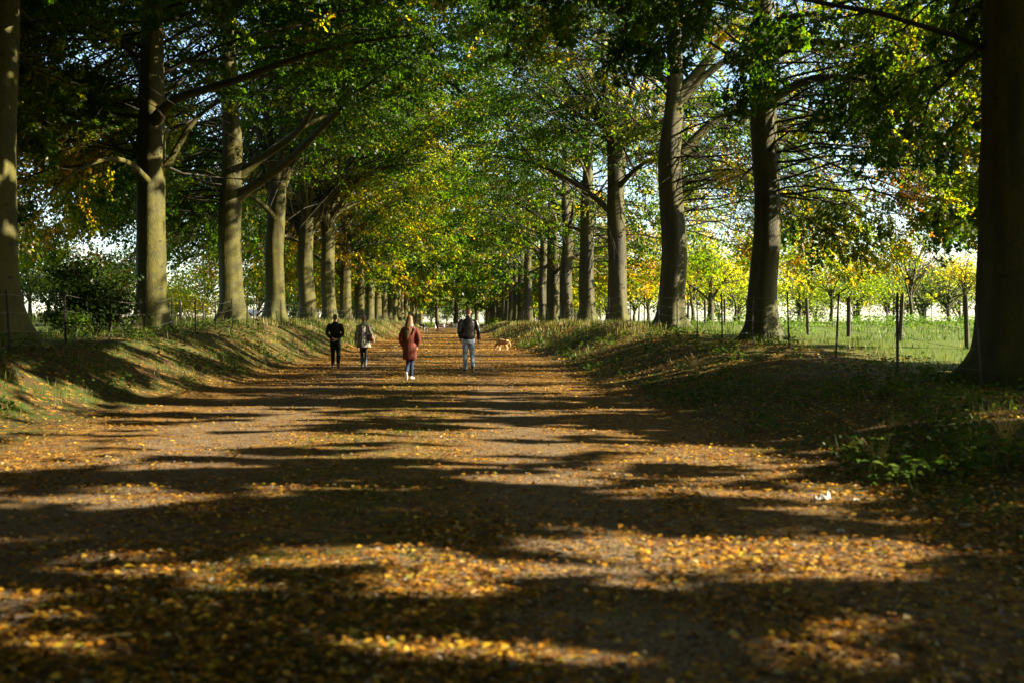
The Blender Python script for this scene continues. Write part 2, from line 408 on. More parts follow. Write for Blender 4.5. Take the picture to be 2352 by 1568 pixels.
def beech(px, Y, dia, label, seed, side, H=24, nleaf=60000, leafL=0.11, limbs=(), autumn=0.0, fork=None, n_auto=7, n_sub=54, sky_holes=(), lean=0.0, lod=0, low_out=None, inner_lo=None, group='beeches lining the avenue'):
    rng = np.random.default_rng(seed)
    b = at(px, 740, Y); bx, by = b[0], b[1]; bz = float(ground(bx, by)) - 0.05
    root = empty('beech_tree', (bx, by, bz), label, 'tree', group)
    org = np.array([bx, by, bz]); r0 = dia / 2
    # trunk
    seg = 28 if lod == 0 else (16 if lod == 1 else 10)
    top = fork if fork else H * 0.8
    zz = np.concatenate([[-0.35, -0.1, 0.0, 0.1, 0.22, 0.38, 0.58, 0.85, 1.2], np.linspace(1.7, top, 26 if lod == 0 else 12)])
    def axis(z):
        z = np.asarray(z, float)
        ox = lean * z + 0.15 * (vnoise(z * 0.28, z * 0 + seed, 1) - 0.5) * np.clip(z / 3, 0, 1) * 2
        oy = 0.15 * (vnoise(z * 0.28, z * 0 + seed + 50, 2) - 0.5) * np.clip(z / 3, 0, 1) * 2
        return np.stack([ox, oy, z], -1)
    def rad(z):
        z = np.asarray(z, float)
        if fork: return r0 * (1.02 - 0.16 * np.clip(z / top, 0, 1) + 0.12 * np.clip((z - top * 0.75) / (top * 0.25), 0, 1))
        return r0 * np.clip(1.03 - 0.20 * np.clip(z / 8, 0, 1) - 0.75 * np.clip((z - 8) / (H * 0.8 - 8), 0, 1) ** 0.9, 0.05, 2)
    th = np.arange(seg) / seg * 2 * math.pi
    zc = zz[:, None]; ph = rng.uniform(0, 6.28, 4)
    fl = np.exp(-np.clip(zc, 0, 9) / 0.42)
    lob = 0.5 + 0.5 * np.cos(5 * th[None, :] + ph[0] + 0.6 * np.sin(2 * th[None, :] + ph[1]))
    Rz = rad(zz)[:, None] * (1 + fl * (0.40 + 0.75 * lob ** 1.5 + 0.5 * (vnoise(th[None, :] * 1.2, 0 * th[None, :] + seed, 5) - 0.5)) + 0.035 * np.cos(3 * th + ph[2] + zc * 0.15) + 0.03 * np.cos(7 * th + ph[3])
                             + 0.23 * (fbm(2 * np.cos(th[None, :]) + 3 + zc * 0.12, 2 * np.sin(th[None, :]) + 3 + zc * 0.45 + seed, seed % 97, 3) - 0.5))
    ax = axis(zz)
    V = np.stack([ax[:, None, 0] + Rz * np.cos(th), ax[:, None, 1] + Rz * np.sin(th), np.repeat(zc, seg, 1)], -1)
    idx = np.arange(len(zz) * seg).reshape(len(zz), seg)
    F = np.stack([idx[:-1], np.roll(idx[:-1], -1, 1), np.roll(idx[1:], -1, 1), idx[1:]], -1).reshape(-1, 4)
    add_obj('trunk', mesh_np('trunk', V.reshape(-1, 3), F, smooth=True), M_BARK, root)
    # limbs: those seen in the photograph first, then the rest of the crown
    KL = 12; LP = []; LR = []
    for pts, ra, rb in limbs:
        q = []
        for p in pts:
            px_, py_, dy = (p + (0,))[:3] if len(p) == 2 else p
            q.append(at(px_, py_, Y + dy) - org)
        q = np.array(q)
        z0 = q[0, 2] - 0.7 * ra / 0.15 * 0.5
        q = np.vstack([axis(max(z0, 1.0)), q])
        LP.append(resample(q, KL)); t = np.linspace(0, 1, KL); LR.append(ra + (rb - ra) * t ** 0.8 + ra * 0.45 * np.exp(-t / 0.07) - rb * 0.72 * sstep(0.55, 1.0, t))
    nshow = len(LP)
    out_az = 0.0 if side > 0 else math.pi
    if n_auto or fork:
        n = max(n_auto, 1)
        az = (np.arange(n) * 2.399 + rng.uniform(0, 6)) % (2 * math.pi) + rng.normal(0, 0.2, n)
        outw = np.cos(az - out_az)                          # 1 = towards the field
        lo = np.where(outw > 0.1, 4.2 if low_out is None else low_out, 6.2)
        z0 = lo + (H * 0.68 - lo) * (np.arange(n) / n) ** 1.15 + rng.normal(0, 0.3, n)
        if fork: z0 = np.where(outw > 0, np.minimum(z0, top - 0.4), np.minimum(z0, top - 0.2))
        L = np.clip(9.0 - 0.22 * (z0 - 5), 4.5, 9) * rng.uniform(0.85, 1.15, n)
        el = np.radians(np.where(outw > 0.1, 28, 42) + rng.normal(0, 7, n)) + 0.02 * (z0 - 5)
        dr = np.radians(np.where(outw > 0.1, 62, 48) + rng.normal(0, 8, n))
        q = polyline_pts(axis(z0), az, el, L, KL, dr, rng, 0.09)
        for k in range(n):
            rr = min(0.34 * float(rad(z0[k])), 0.17) * rng.uniform(0.8, 1.1)
            t = np.linspace(0, 1, KL)
            LP.append(q[k]); LR.append(rr * (1 - t) ** 0.9 + 0.02 + rr * 0.4 * np.exp(-t / 0.06))
        if fork:
            n = 5; az = np.arange(n) * 1.2566 + rng.uniform(0, 6); el = np.radians(rng.uniform(58, 80, n))
            q = polyline_pts(np.repeat(axis(top - 0.9)[None], n, 0), az, el, np.full(n, H - top) * rng.uniform(0.7, 1.0, n), KL, np.radians(rng.uniform(-8, 25, n)), rng, 0.08)
            for k in range(n):
                t = np.linspace(0, 1, KL); rr = r0 * rng.uniform(0.38, 0.52)
                LP.append(q[k]); LR.append(rr * (1 - 0.85 * t))
    LP = np.array(LP).reshape(-1, KL, 3); LR = np.array(LR).reshape(-1, KL)
    nmain = len(LP)
    # slender boughs reaching into the whole crown
    zmax = min(H - 2.5, 0.33 * (Y + 8) + 4.0) if lod == 0 else H - 3
    n = n_sub
    az = (np.arange(n) * 2.399 + rng.uniform(0, 6)) + rng.normal(0, 0.25, n)
    outw = np.cos(az - out_az)
    zlo = np.interp(outw, [-0.6, 0.0, 0.5], [6.8, 5.2, 2.4])
    if inner_lo: zlo = np.interp(outw, [-0.2, 0.25, 0.6], [inner_lo, inner_lo - 1.5, 2.4])
    zmax_ = np.maximum(zmax, zlo + 3.5)
    if lod == 0: zlo = zlo + 4.5 * np.clip((-np.sin(az) - 0.25) / 0.6, 0, 1)
    zt = zlo + (zmax_ - zlo) * rng.random(n) ** np.where(outw > 0.2, 2.2, 1.0)
    reach = np.where(outw < -0.3, 12.5, 10.0) - np.where(outw < -0.3, 2.0, 4.0) * np.clip((zt - 9) / 12, 0, 1)
    dist = reach * np.sqrt(rng.uniform(0.15, 1.0, n))
    z0 = np.where(outw > 0.3, zt + dist * rng.uniform(-0.30, 0.12, n), zt - dist * rng.uniform(0.15, 0.55, n))
    z0 = np.clip(z0, np.minimum(5.0 + 8.0 * rng.random(n) ** 1.3, top - 0.6), (top - 0.3 if fork else H * 0.78))
    if Y > 45 and lod < 2:                                  # more boughs meeting over the path
        ov = rng.random(n) < 0.34
        az = np.where(ov, out_az + math.pi + rng.normal(0, 0.6, n), az)
        dist = np.where(ov, rng.uniform(5.5, 12.5, n), dist)
        zt = np.where(ov, rng.uniform(max(8.5, inner_lo or 0), max(15.0, min(zmax, 20.0)), n), zt)
        z0 = np.where(ov, np.clip(zt - dist * rng.uniform(0.1, 0.5, n), 6.0, H * 0.75), z0)
    if lod < 2 and Y > 12:                                  # low boughs drooping over the fence towards the field
        ov = rng.random(n) < 0.24
        az = np.where(ov, out_az + rng.normal(0, 0.75, n), az)
        dist = np.where(ov, rng.uniform(4.5, 10.0, n), dist)
        zt = np.where(ov, rng.uniform(3.9 if Y < 35 and side < 0 else 2.6, 8.0, n), zt)
        z0 = np.where(ov, np.clip(zt + rng.uniform(-0.5, 3.0, n), 4.5, 11), z0)
    st = axis(z0)
    if fork and len(LP):
        st = sample_poly(LP, rng.uniform(0.12, 0.8, n), rng.integers(0, len(LP), n))[0]
    en = np.stack([dist * np.cos(az), dist * np.sin(az), zt], -1); en[:, :2] += st[:, :2]
    mid = st * 0.45 + en * 0.55; mid[:, 2] += dist * rng.uniform(0.06, 0.24, n)
    mid[:, :2] += rng.normal(0, 0.9, (n, 2))
    t = np.linspace(0, 1, KL)[None, :, None]
    SP = (1 - t) ** 2 * st[:, None] + 2 * t * (1 - t) * mid[:, None] + t ** 2 * en[:, None]
    SP[:, 1:, :] += np.cumsum(rng.normal(0, 0.10, (n, KL - 1, 3)), 1)
    SR = (0.009 + 0.0038 * dist)[:, None] * np.linspace(1, 0.22, KL)[None, :]
    if lod < 2:
        for k in range(nmain):
            wp = LP[k] + org
            u, v_, dd = project(wp[[2, 6]])
            vis = ((v_ > -250) & (u > -150) & (u < 2500) & (dd > 2)).any()
            if not vis and k >= nshow: continue
            Vl, Fl = tubes(LP[k:k + 1], LR[k:k + 1], 12 if k < nshow else 8)
            add_obj('limb', mesh_np('limb', Vl, Fl, smooth=True), M_BARK, root)
    else:
        Vl, Fl = tubes(LP, LR, 5)
        add_obj('limb', mesh_np('limb', Vl, Fl, smooth=True), M_BARK, root)
    AP = np.concatenate([LP, SP], 0)
    # second order branches
    nb = 7 if lod == 0 else 6
    nl = len(AP)
    li = np.repeat(np.arange(nl), nb); ti = np.clip((np.tile(np.arange(nb), nl) + rng.uniform(0, 1, nl * nb)) / nb * 0.87 + 0.13, 0, 0.99)
    if inner_lo: ti = np.where(li < nshow, 0.55 + 0.44 * ti, ti)   # the boughs seen bare in the photograph stay bare near the trunk
    p, tg = sample_poly(AP, ti, li)
    sgn = np.where(rng.random(len(li)) < 0.5, -1, 1)
    az = np.arctan2(tg[:, 1], tg[:, 0]) + sgn * rng.uniform(0.5, 1.15, len(li))
    el = np.arcsin(np.clip(tg[:, 2], -1, 1)) * 0.45 + rng.normal(0.05, 0.18, len(li))
    L2 = (3.2 - 1.8 * ti) * rng.uniform(0.7, 1.2, len(li))
    BP = polyline_pts(p, az, el, L2, 6, np.radians(rng.uniform(25, 60, len(li))), rng, 0.12)
    BR = (0.020 * (L2 / 3))[:, None] * np.linspace(1, 0.25, 6)[None, :]
    tip = AP[:, -6:, :]; BPall = np.concatenate([BP, tip], 0)
    # twigs with flat sprays of leaves
    nt_ = 5 if lod == 0 else (6 if lod == 1 else 4)
    bi = np.repeat(np.arange(len(BPall)), nt_)
    ti = np.clip((np.tile(np.arange(nt_), len(BPall)) + rng.uniform(0, 1, len(bi))) / nt_ * 0.9 + 0.1, 0, 0.995)
    p, tg = sample_poly(BPall, ti, bi)
    sgn = np.where(np.arange(len(bi)) % 2 == 0, -1, 1)
    az = np.arctan2(tg[:, 1], tg[:, 0]) + sgn * rng.uniform(0.3, 1.0, len(bi))
    el = np.arcsin(np.clip(tg[:, 2], -1, 1)) * 0.7 - rng.uniform(0.0, 0.45, len(bi))
    L3 = rng.uniform(0.7, 1.35, len(bi))
    TP = polyline_pts(p, az, el, L3, 4, np.radians(rng.uniform(5, 35, len(bi))), rng, 0.1)
    wp = TP[:, 2] + org
    gz = ground(wp[:, 0], wp[:, 1])
    inner = (wp[:, 0] * side < 8.0)
    floor_ = np.where(inner, 4.4 + 0.40 * np.clip(8 - np.abs(wp[:, 0]), 0, 8), 1.9) + 1.2 * (vnoise(wp[:, 0] * 0.5, wp[:, 1] * 0.5, seed) - 0.5)
    if inner_lo: floor_ = np.where((wp[:, 0] - bx) * side < 1.0, np.maximum(floor_, inner_lo - 3.2), floor_)
    if len(sky_holes):
        u, v_, dd = project(wp); okh = np.ones(len(wp), bool)
        # clear air at the open sides of the crown, where the photograph shows it
        for hx, hy, hz, hr in sky_holes: okh &= np.linalg.norm(wp - np.array([hx, hy, hz]), axis=1) > hr
    else: okh = True
    TP = TP[(wp[:, 2] - gz > floor_) & okh]
    cen = TP[:, 1] + org; u, v_, dd = project(cen)
    vis = (v_ > -130) & (u > -130) & (u < 2480) & (dd > 1.5)
    if lod < 2:
        tw = TP[vis]; parts = []
        if len(tw) and Y < 50: parts.append(tubes(tw[:, [0, 3]], np.repeat(np.array([[0.008, 0.003]]), len(tw), 0) * (1 + 0.015 * Y), 3))
        for q_, r_, sd_ in ((BP[:, [0, 2, 5]], BR[:, [0, 2, 5]], 3), (SP[:, ::2] if Y > 60 else SP, SR[:, ::2] if Y > 60 else SR, 5)):
            u, v_, dd = project(q_[:, 1] + org); okb = (v_ > -150) & (u > -150) & (u < 2500) & (dd > 1.5)
            if okb.any() and (Y < 60 or q_.shape[1] > 3): parts.append(tubes(q_[okb], r_[okb], sd_))
        if parts:
            off = 0; Vs = []; Fs = []
            for a_, f_ in parts: Vs.append(a_); Fs.append(f_ + off); off += len(a_)
            add_obj('twigs', mesh_np('twigs', np.concatenate(Vs), np.concatenate(Fs), smooth=True), M_TWIG, root, 'stuff')
    # leaves
    nv = max(int(vis.sum()), 1)
    per = np.where(vis, max(5, int(nleaf / nv)), 3)
    ii = np.repeat(np.arange(len(TP)), per); N = len(ii); isv = vis[ii]
    t = rng.beta(1.3, 1.0, N)
    p, tg = sample_poly(TP, np.clip(t, 0, 0.995), ii)
    roll = rng.normal(0, 0.35, len(TP))[ii]
    lat = norm(np.cross(tg, np.array([0, 0, 1.0]))); upv = np.cross(lat, tg)
    lat = lat * np.cos(roll)[:, None] + upv * np.sin(roll)[:, None]
    nor = norm(np.cross(lat, tg))
    sgn = np.where(rng.random(N) < 0.5, -1.0, 1.0)
    wdt = 0.33 * (1 - 0.75 * t) + 0.06
    p = p + lat * (sgn * rng.random(N) * wdt)[:, None] + nor * rng.normal(0, 0.035, N)[:, None]
    A = norm(tg * 0.6 + lat * sgn[:, None] * 0.75 + rng.normal(0, 0.35, (N, 3)) - np.array([0, 0, 0.25]))
    Nn = norm(nor + rng.normal(0, 0.42, (N, 3)))
    wpos = p + org
    # unseen crown outside the frame: broad loose leaves added to block sky and sun
    if (lod == 0 and zmax < H - 4) or Y < 0:
        nc = 8000 if Y < 25 else 4200; zb_ = 2.4 if 0 < Y < 25 else 4.6
        zc_ = zb_ + (H - zb_) * rng.random(nc) ** (1.5 if 0 < Y < 25 else 1.0)
        ac = rng.uniform(0, 6.28, nc)
        rc = 12.0 * np.sqrt(rng.random(nc)) * (1 - 0.5 * ((zc_ - zb_) / (H - zb_)) ** 2)
        pc_ = axis(zc_) + np.stack([rc * np.cos(ac), rc * np.sin(ac), 0 * rc], 1)
        u, v_, dd = project(pc_ + org)
        pc_ = pc_[((v_ < -60) | (u < -80) | (u > 2430) | (dd < 1.0)) & ((pc_[:, 2] > 4.6) | (pc_[:, 0] * side > 2.5)) & ((pc_[:, 2] > 7.5) | (np.abs(pc_[:, 0] + org[0]) > 6))]; nc = len(pc_)
        p = np.concatenate([p, pc_]); A = np.concatenate([A, norm(rng.normal(0, 1, (nc, 3)))]); Nn = np.concatenate([Nn, norm(rng.normal(0, 0.5, (nc, 3)) + np.array([0, 0, 1.0]))])
        isv = np.concatenate([isv, np.zeros(nc, bool)]); N = len(p); wpos = p + org
    g = sun_gap(wpos); off = ~isv
    if off.any():
        wo = wpos[off]; dy_ = np.array([0, 0.22, 0]); g[off] = np.maximum.reduce([g[off], sun_gap(wo + dy_), sun_gap(wo - dy_), sun_gap(wo + 2.1 * dy_), sun_gap(wo - 2.1 * dy_)])
    keep = rng.random(N) > g * 0.97
    size = leafL * rng.uniform(0.55, 1.4, N) * np.where(isv, 1.0, 0.70 / leafL if leafL < 0.2 else 2.6)
    p = p[keep]; A = A[keep]; Nn = Nn[keep]; size = size[keep]; wpos = wpos[keep]
    warm = 0.30 * np.clip((wpos[:, 0] * side - 10) / 7, -0.3, 1.2)
    Vv, Ff = leaf_quads(p, A, Nn, size, size * 0.74)
    col = np.repeat(leaf_cols(wpos, rng, autumn, warm), 4, 0)
    add_obj('crown', mesh_np('crown', Vv, Ff, col), M_LEAF, root, 'stuff')
    return len(p), root

ntot = 0
LEFT = [
 (-8, 20.5, 0.98, 'grey beech trunk cut off by the left edge of the photo', dict(nleaf=40000, leafL=0.095, autumn=-0.12, n_auto=0, inner_lo=10.5)),
 (348, 31.0, 0.88, 'sunlit beech with two bare pale limbs forking in a V beside the dark ivy bush', dict(inner_lo=11.0, n_auto=0, nleaf=165000, leafL=0.104, autumn=-0.10, limbs=[
    ([(385, 385), (402, 350), (432, 292), (470, 255), (505, 228)], 0.13, 0.06),
    ([(332, 402), (318, 360), (300, 312), (268, 280), (246, 262)], 0.085, 0.04),
    ([(322, 395, -1), (285, 362, -2.5), (215, 366, -4), (150, 408, -5), (90, 470, -6)], 0.11, 0.03),
    ([(358, 260), (380, 225, -1), (460, 210, -3), (560, 182, -5), (707, 119, -7), (850, 88, -8), (960, 80, -9)], 0.15, 0.05),
    ([(340, 190), (300, 120, 1), (250, 60, 2), (190, 10, 3)], 0.14, 0.07)])),
 (534, 42.5, 0.98, 'beech with two heavy dark limbs slanting up to the right over the path', dict(n_auto=1, inner_lo=11.5, nleaf=140000, leafL=0.118, autumn=-0.08, limbs=[
    ([(556, 440), (600, 415), (645, 391, -1), (751, 281, -3), (832, 203, -4), (930, 130, -6)], 0.20, 0.07),
    ([(552, 400), (600, 360), (685, 312, -1), (720, 250, -2), (745, 190, -3), (770, 100, -4)], 0.19, 0.08),
    ([(515, 420), (480, 395, 1), (420, 390, 2), (360, 420, 2)], 0.10, 0.03)])),
 (632, 52.5, 1.0, 'mossy beech with a flared right root and a forked top', dict(nleaf=90000, leafL=0.135, inner_lo=11.0, fork=8.4, autumn=-0.05, limbs=[
    ([(648, 425), (660, 395), (668, 350), (672, 290)], 0.26, 0.14), ([(622, 440), (606, 400), (590, 350)], 0.2, 0.1)])),
 (705, 64.0, 1.02, 'low branching beech with many crooked dark limbs like a candelabra', dict(nleaf=85000, autumn=0.10, leafL=0.15, inner_lo=12.0, fork=6.8, limbs=[
    ([(690, 545), (672, 500), (655, 465), (650, 420)], 0.16, 0.08), ([(697, 520), (697, 470), (694, 400), (690, 330)], 0.28, 0.16),
    ([(720, 530), (738, 500), (745, 450), (760, 400)], 0.14, 0.08), ([(685, 555), (660, 548), (625, 545)], 0.10, 0.05)])),
 (757, 76.0, 1.06, 'beech with a spray of tall pale sunlit limbs above the man in black', dict(nleaf=85000, autumn=0.16, leafL=0.17, inner_lo=13.0, fork=8.0, limbs=[
    ([(752, 490), (738, 450), (733, 410), (722, 330), (716, 260)], 0.17, 0.10), ([(757, 480), (750, 430), (742, 380), (745, 320), (742, 270)], 0.24, 0.14),
    ([(766, 480), (782, 450), (786, 410), (800, 350), (812, 280), (818, 220)], 0.24, 0.12), ([(762, 478), (772, 430), (774, 370), (776, 300)], 0.18, 0.12)])),
 (795, 88.0, 1.0, 'slim beech with dappled bark just right of the tree with pale limbs', dict(nleaf=75000, autumn=0.18, leafL=0.185, limbs=[
    ([(800, 420), (815, 370), (840, 320), (880, 250, -4), (930, 190, -8)], 0.2, 0.07), ([(803, 500), (830, 470), (870, 445, -3), (930, 440, -5)], 0.14, 0.05)])),
]
ORD = ['eighth', 'ninth', 'tenth', 'eleventh', 'twelfth', 'thirteenth', 'fourteenth', 'fifteenth', 'sixteenth', 'seventeenth', 'eighteenth', 'nineteenth', 'twentieth', 'twenty first', 'twenty second', 'twenty third', 'twenty fourth', 'twenty fifth']
for k in range(17):
    Y = 100 + 12 * k
    LEFT.append((1040 - 9.4 * F_PX / Y, Y, 1.05, '%s beech from the left edge in the row along the left bank' % ORD[k], dict(nleaf=int(38000 * (100 / Y) ** 1.3) + 4500, leafL=0.0025 * Y + 0.01, lod=1 if Y < 140 else 2, autumn=0.13 + 0.004 * k)))
LEFT.append((1040 - 9.4 * F_PX / 8.5, 8.5, 1.0, 'beech beyond the left edge whose boughs hang into the top left corner', dict(nleaf=22000, leafL=0.085, autumn=-0.12, n_auto=0, inner_lo=8.0)))
RIGHT = [
 (1040 + 9.4 * F_PX / 1.4, 1.4, 1.1, 'beech beyond the right edge whose boughs hang over the near path', dict(nleaf=50000, leafL=0.08, autumn=-0.05, n_auto=0)),
 
 (2338, 16.6, 1.30, 'huge black shadowed beech trunk filling the right edge of the photo', dict(nleaf=95000, leafL=0.10, autumn=0.02, n_auto=0)),
 (1752, 30.2, 0.84, 'straight beech whose arching boughs reach right towards the black trunk', dict(inner_lo=12.0, n_auto=0, n_sub=112, nleaf=195000, leafL=0.104, autumn=0.05, limbs=[
    ([(1782, 225), (1805, 195), (1850, 178), (1930, 172, -1), (2010, 190, -2), (2100, 230, -3), (2220, 300, -4)], 0.16, 0.04),
    ([(1790, 115), (1830, 92), (1890, 92, -1), (1960, 110, -2), (2060, 125, -3), (2180, 170, -4), (2300, 240, -5)], 0.15, 0.04),
    ([(1735, 260), (1700, 250, 2), (1640, 275, 4), (1600, 265, 5)], 0.09, 0.03),
    ([(1778, 320), (1820, 340, 1), (1880, 380, 2), (1930, 440, 2)], 0.07, 0.02)])),
 (1543, 42.7, 1.14, 'thick beech with a lit right side and two pale limbs reaching right', dict(inner_lo=11.0, n_auto=0, n_sub=104, nleaf=160000, leafL=0.118, autumn=0.05, limbs=[
    ([(1582, 345), (1602, 308), (1640, 278), (1690, 245), (1740, 222), (1800, 190)], 0.27, 0.11),
    ([(1578, 215), (1600, 190), (1650, 150), (1700, 115), (1750, 80)], 0.22, 0.10),
    ([(1570, 200), (1610, 160), (1660, 90), (1700, 30), (1730, -30)], 0.24, 0.14),
    ([(1562, 110), (1590, 60), (1620, 20), (1660, -30)], 0.16, 0.10),
    ([(1520, 190), (1490, 110), (1480, 90, 1), (1440, 60, 2)], 0.16, 0.07)])),
 (1420, 56.6, 1.08, 'beech dividing into several limbs at head height of the tall right trunks', dict(inner_lo=10.0, n_auto=3, nleaf=95000, leafL=0.145, autumn=0.02, fork=10.5, limbs=[
    ([(1410, 335), (1395, 300), (1365, 265), (1340, 215)], 0.26, 0.12), ([(1440, 365), (1470, 352), (1510, 342), (1560, 320)], 0.15, 0.07),
    ([(1438, 335), (1455, 305), (1478, 270), (1500, 240)], 0.2, 0.09), ([(1420, 320), (1418, 260), (1415, 180)], 0.32, 0.22)])),
 (1350, 69.0, 1.14, 'beech with ivy sprouts on its trunk, fifth from the right edge', dict(inner_lo=9.5, n_auto=3, nleaf=90000, leafL=0.16, autumn=0.04, limbs=[
    ([(1340, 330), (1325, 290), (1300, 240), (1290, 180)], 0.2, 0.1), ([(1365, 455), (1385, 430), (1402, 405)], 0.12, 0.05)])),
 (1303, 81.0, 1.05, 'dark double stemmed beech, sixth from the right edge', dict(nleaf=80000, leafL=0.175, autumn=0.05, lean=-0.006)),
 (1270, 93.0, 1.25, 'broad beech with lit bark, seventh from the right edge', dict(nleaf=70000, leafL=0.19, autumn=0.05)),
 (1247, 104.0, 0.9, 'thin beech leaning on its broad neighbour, last before the gap', dict(nleaf=60000, leafL=0.20, autumn=0.05, limbs=[([(1240, 600), (1225, 570), (1210, 555)], 0.12, 0.05)])),
]
for k in range(13):
    Y = 124 + 12 * k
    RIGHT.append((1040 + 9.4 * F_PX / Y, Y, 1.1, '%s beech from the right edge in the row along the right bank' % ORD[k + 1], dict(nleaf=int(38000 * (100 / Y) ** 1.3) + 4500, leafL=0.0025 * Y + 0.01, lod=1 if Y < 140 else 2, autumn=0.08)))
for k, lab in enumerate(('first', 'second', 'third', 'fourth')):  # rows carried on unseen behind the camera, added to block sky light
    for rows, sg in ((LEFT, -1), (RIGHT, 1)):
        Y = -6.0 - 12 * k
        rows.append((1040 + sg * 9.4 * F_PX / Y, Y, 1.1, '%s unseen beech added behind the viewpoint in the %s row' % (lab, 'left' if sg < 0 else 'right'), dict(nleaf=3000, leafL=0.2, autumn=-0.05, lod=2, H=24)))
def holes(spots):
    out = []
    for px_, py_, ys, r_ in spots:
        for y_ in ys: out.append((*at(px_, py_, y_), r_ * y_ / 30 + 0.45))
    return out
HOLE_L = holes([(150, 530, (18, 22, 26, 30, 34, 38, 42), 0.95), (95, 470, (18, 22, 26, 30, 34, 38), 0.8), (205, 590, (22, 26, 30, 34, 38, 42), 0.6), (110, 330, (20, 24, 28, 32), 0.55), (120, 120, (20, 24, 28), 0.5)])
HOLE_R = holes([(2010, 500, (16, 19, 22, 26, 30, 34, 38, 43), 0.75), (1990, 420, (19, 22, 26, 30, 34, 38), 0.5), (1960, 350, (19, 22, 26, 30, 34), 0.4), (2080, 460, (16, 19, 22, 26, 30), 0.5), (1870, 340, (22, 26, 30, 36), 0.3)])
for side, rows in ((-1, LEFT), (1, RIGHT)):
    for i, (px, Y, dia, lab, kw) in enumerate(rows):
        if 45 < Y < 110: kw['nleaf'] = int(kw['nleaf'] * 0.8); kw['leafL'] *= 1.1
        if 0 < Y < 60: kw['sky_holes'] = HOLE_L if side < 0 else HOLE_R
        kw.setdefault('n_sub', 84 if Y < 45 else 110 if Y < 100 else (70 if Y < 140 else 40))
        n, _ = beech(px, Y, dia, lab, 100 + 37 * i + (500 if side > 0 else 0), side, **kw)
        ntot += n
# ------------------------------------------------------------------ fallen leaves, grass and plants on the ground
LIT = 0.82 * np.array([(0.44, 0.205, 0.016), (0.35, 0.155, 0.013), (0.52, 0.29, 0.022), (0.58, 0.38, 0.03), (0.17, 0.075, 0.018), (0.10, 0.05, 0.02), (0.24, 0.22, 0.03), (0.42, 0.33, 0.16), (0.33, 0.30, 0.26)])
LITP = np.array([0.15, 0.16, 0.13, 0.07, 0.20, 0.16, 0.06, 0.05, 0.02])
def litter_density(x, y):
    xw = x + 1.2 * (fbm(x * 0.7, y * 0.35, 40) - 0.5)
    t1 = sstep(0.45, 1.3, np.abs(xw + 3.0)); t2 = sstep(0.25, 0.9, np.abs(xw - 0.9))
    far = sstep(16, 32, y)
    lane = 1 - (1 - t1 * t2) * (0.48 - 0.40 * far)
    d = lane * (0.85 + 0.15 * sstep(6, 12, y)) * (0.25 + 1.0 * sstep(0.35, 0.65, fbm(x * 1.1, y * 1.1, 44)))
    d = np.where((x < xl(y)), 0.75 * sstep(-7.6, -5.2, x) + 0.08, d)
    d = np.where((x > xr(y)), 0.85 * sstep(14, 5, x) + 0.10, d)
    return np.clip(d, 0, 1)

def scatter(n, y0, y1, xa, xb, rng, power=2.0, dens=None):
    u = rng.random(n)
    y = 1.0 / ((1 - u) / y0 ** (power - 1) + u / y1 ** (power - 1)) ** (1 / (power - 1))
    x = rng.uniform(0, 1, n) * (xb - xa) + xa
    k = np.ones(n, bool)
    if dens is not None: k = rng.random(n) < dens(x, y)
    P = np.stack([x, y, ground(x, y)], 1)[k]
    u, v, d = project(P)
    ok = (u > -150) & (u < 2500) & (v < 1700)
    return P[ok]

rng = np.random.default_rng(11)
def flat_leaves(name, P, L, tilt, parent, mat=M_LITTER, cols=None, lift=0.012):
    n = len(P)
    a = rng.uniform(0, 2 * math.pi, n)
    A = np.stack([np.cos(a), np.sin(a), rng.normal(0.05, tilt * 0.6, n)], 1)
    Nn = norm(np.stack([rng.normal(0, tilt, n), rng.normal(0, tilt, n), np.ones(n)], 1))
    Q = P.copy(); Q[:, 2] += lift + rng.uniform(0, 0.015, n)
    V, F = leaf_quads(Q, A, Nn, L, L * rng.uniform(0.5, 0.72, n), fold=rng.uniform(-0.12, 0.25))
    if cols is None: cols = LIT[rng.choice(len(LIT), n, p=LITP)] * rng.uniform(0.65, 1.2, (n, 1))
    return add_obj(name, mesh_np(name, V, F, np.repeat(cols, 4, 0)), mat, parent, 'stuff')

P1 = scatter(150000, 3.3, 36, -12, 12, rng, 2.0, litter_density)
P2 = scatter(44000, 20, 150, -9, 9, rng, 1.6, litter_density)
Pn = np.concatenate([P1, P2])
yy = Pn[:, 1]
on_path = (Pn[:, 0] > xl(yy)) & (Pn[:, 0] < xr(yy))
Ls = rng.uniform(0.026, 0.064, len(Pn)) * np.clip(yy / 22, 1, 3.0)
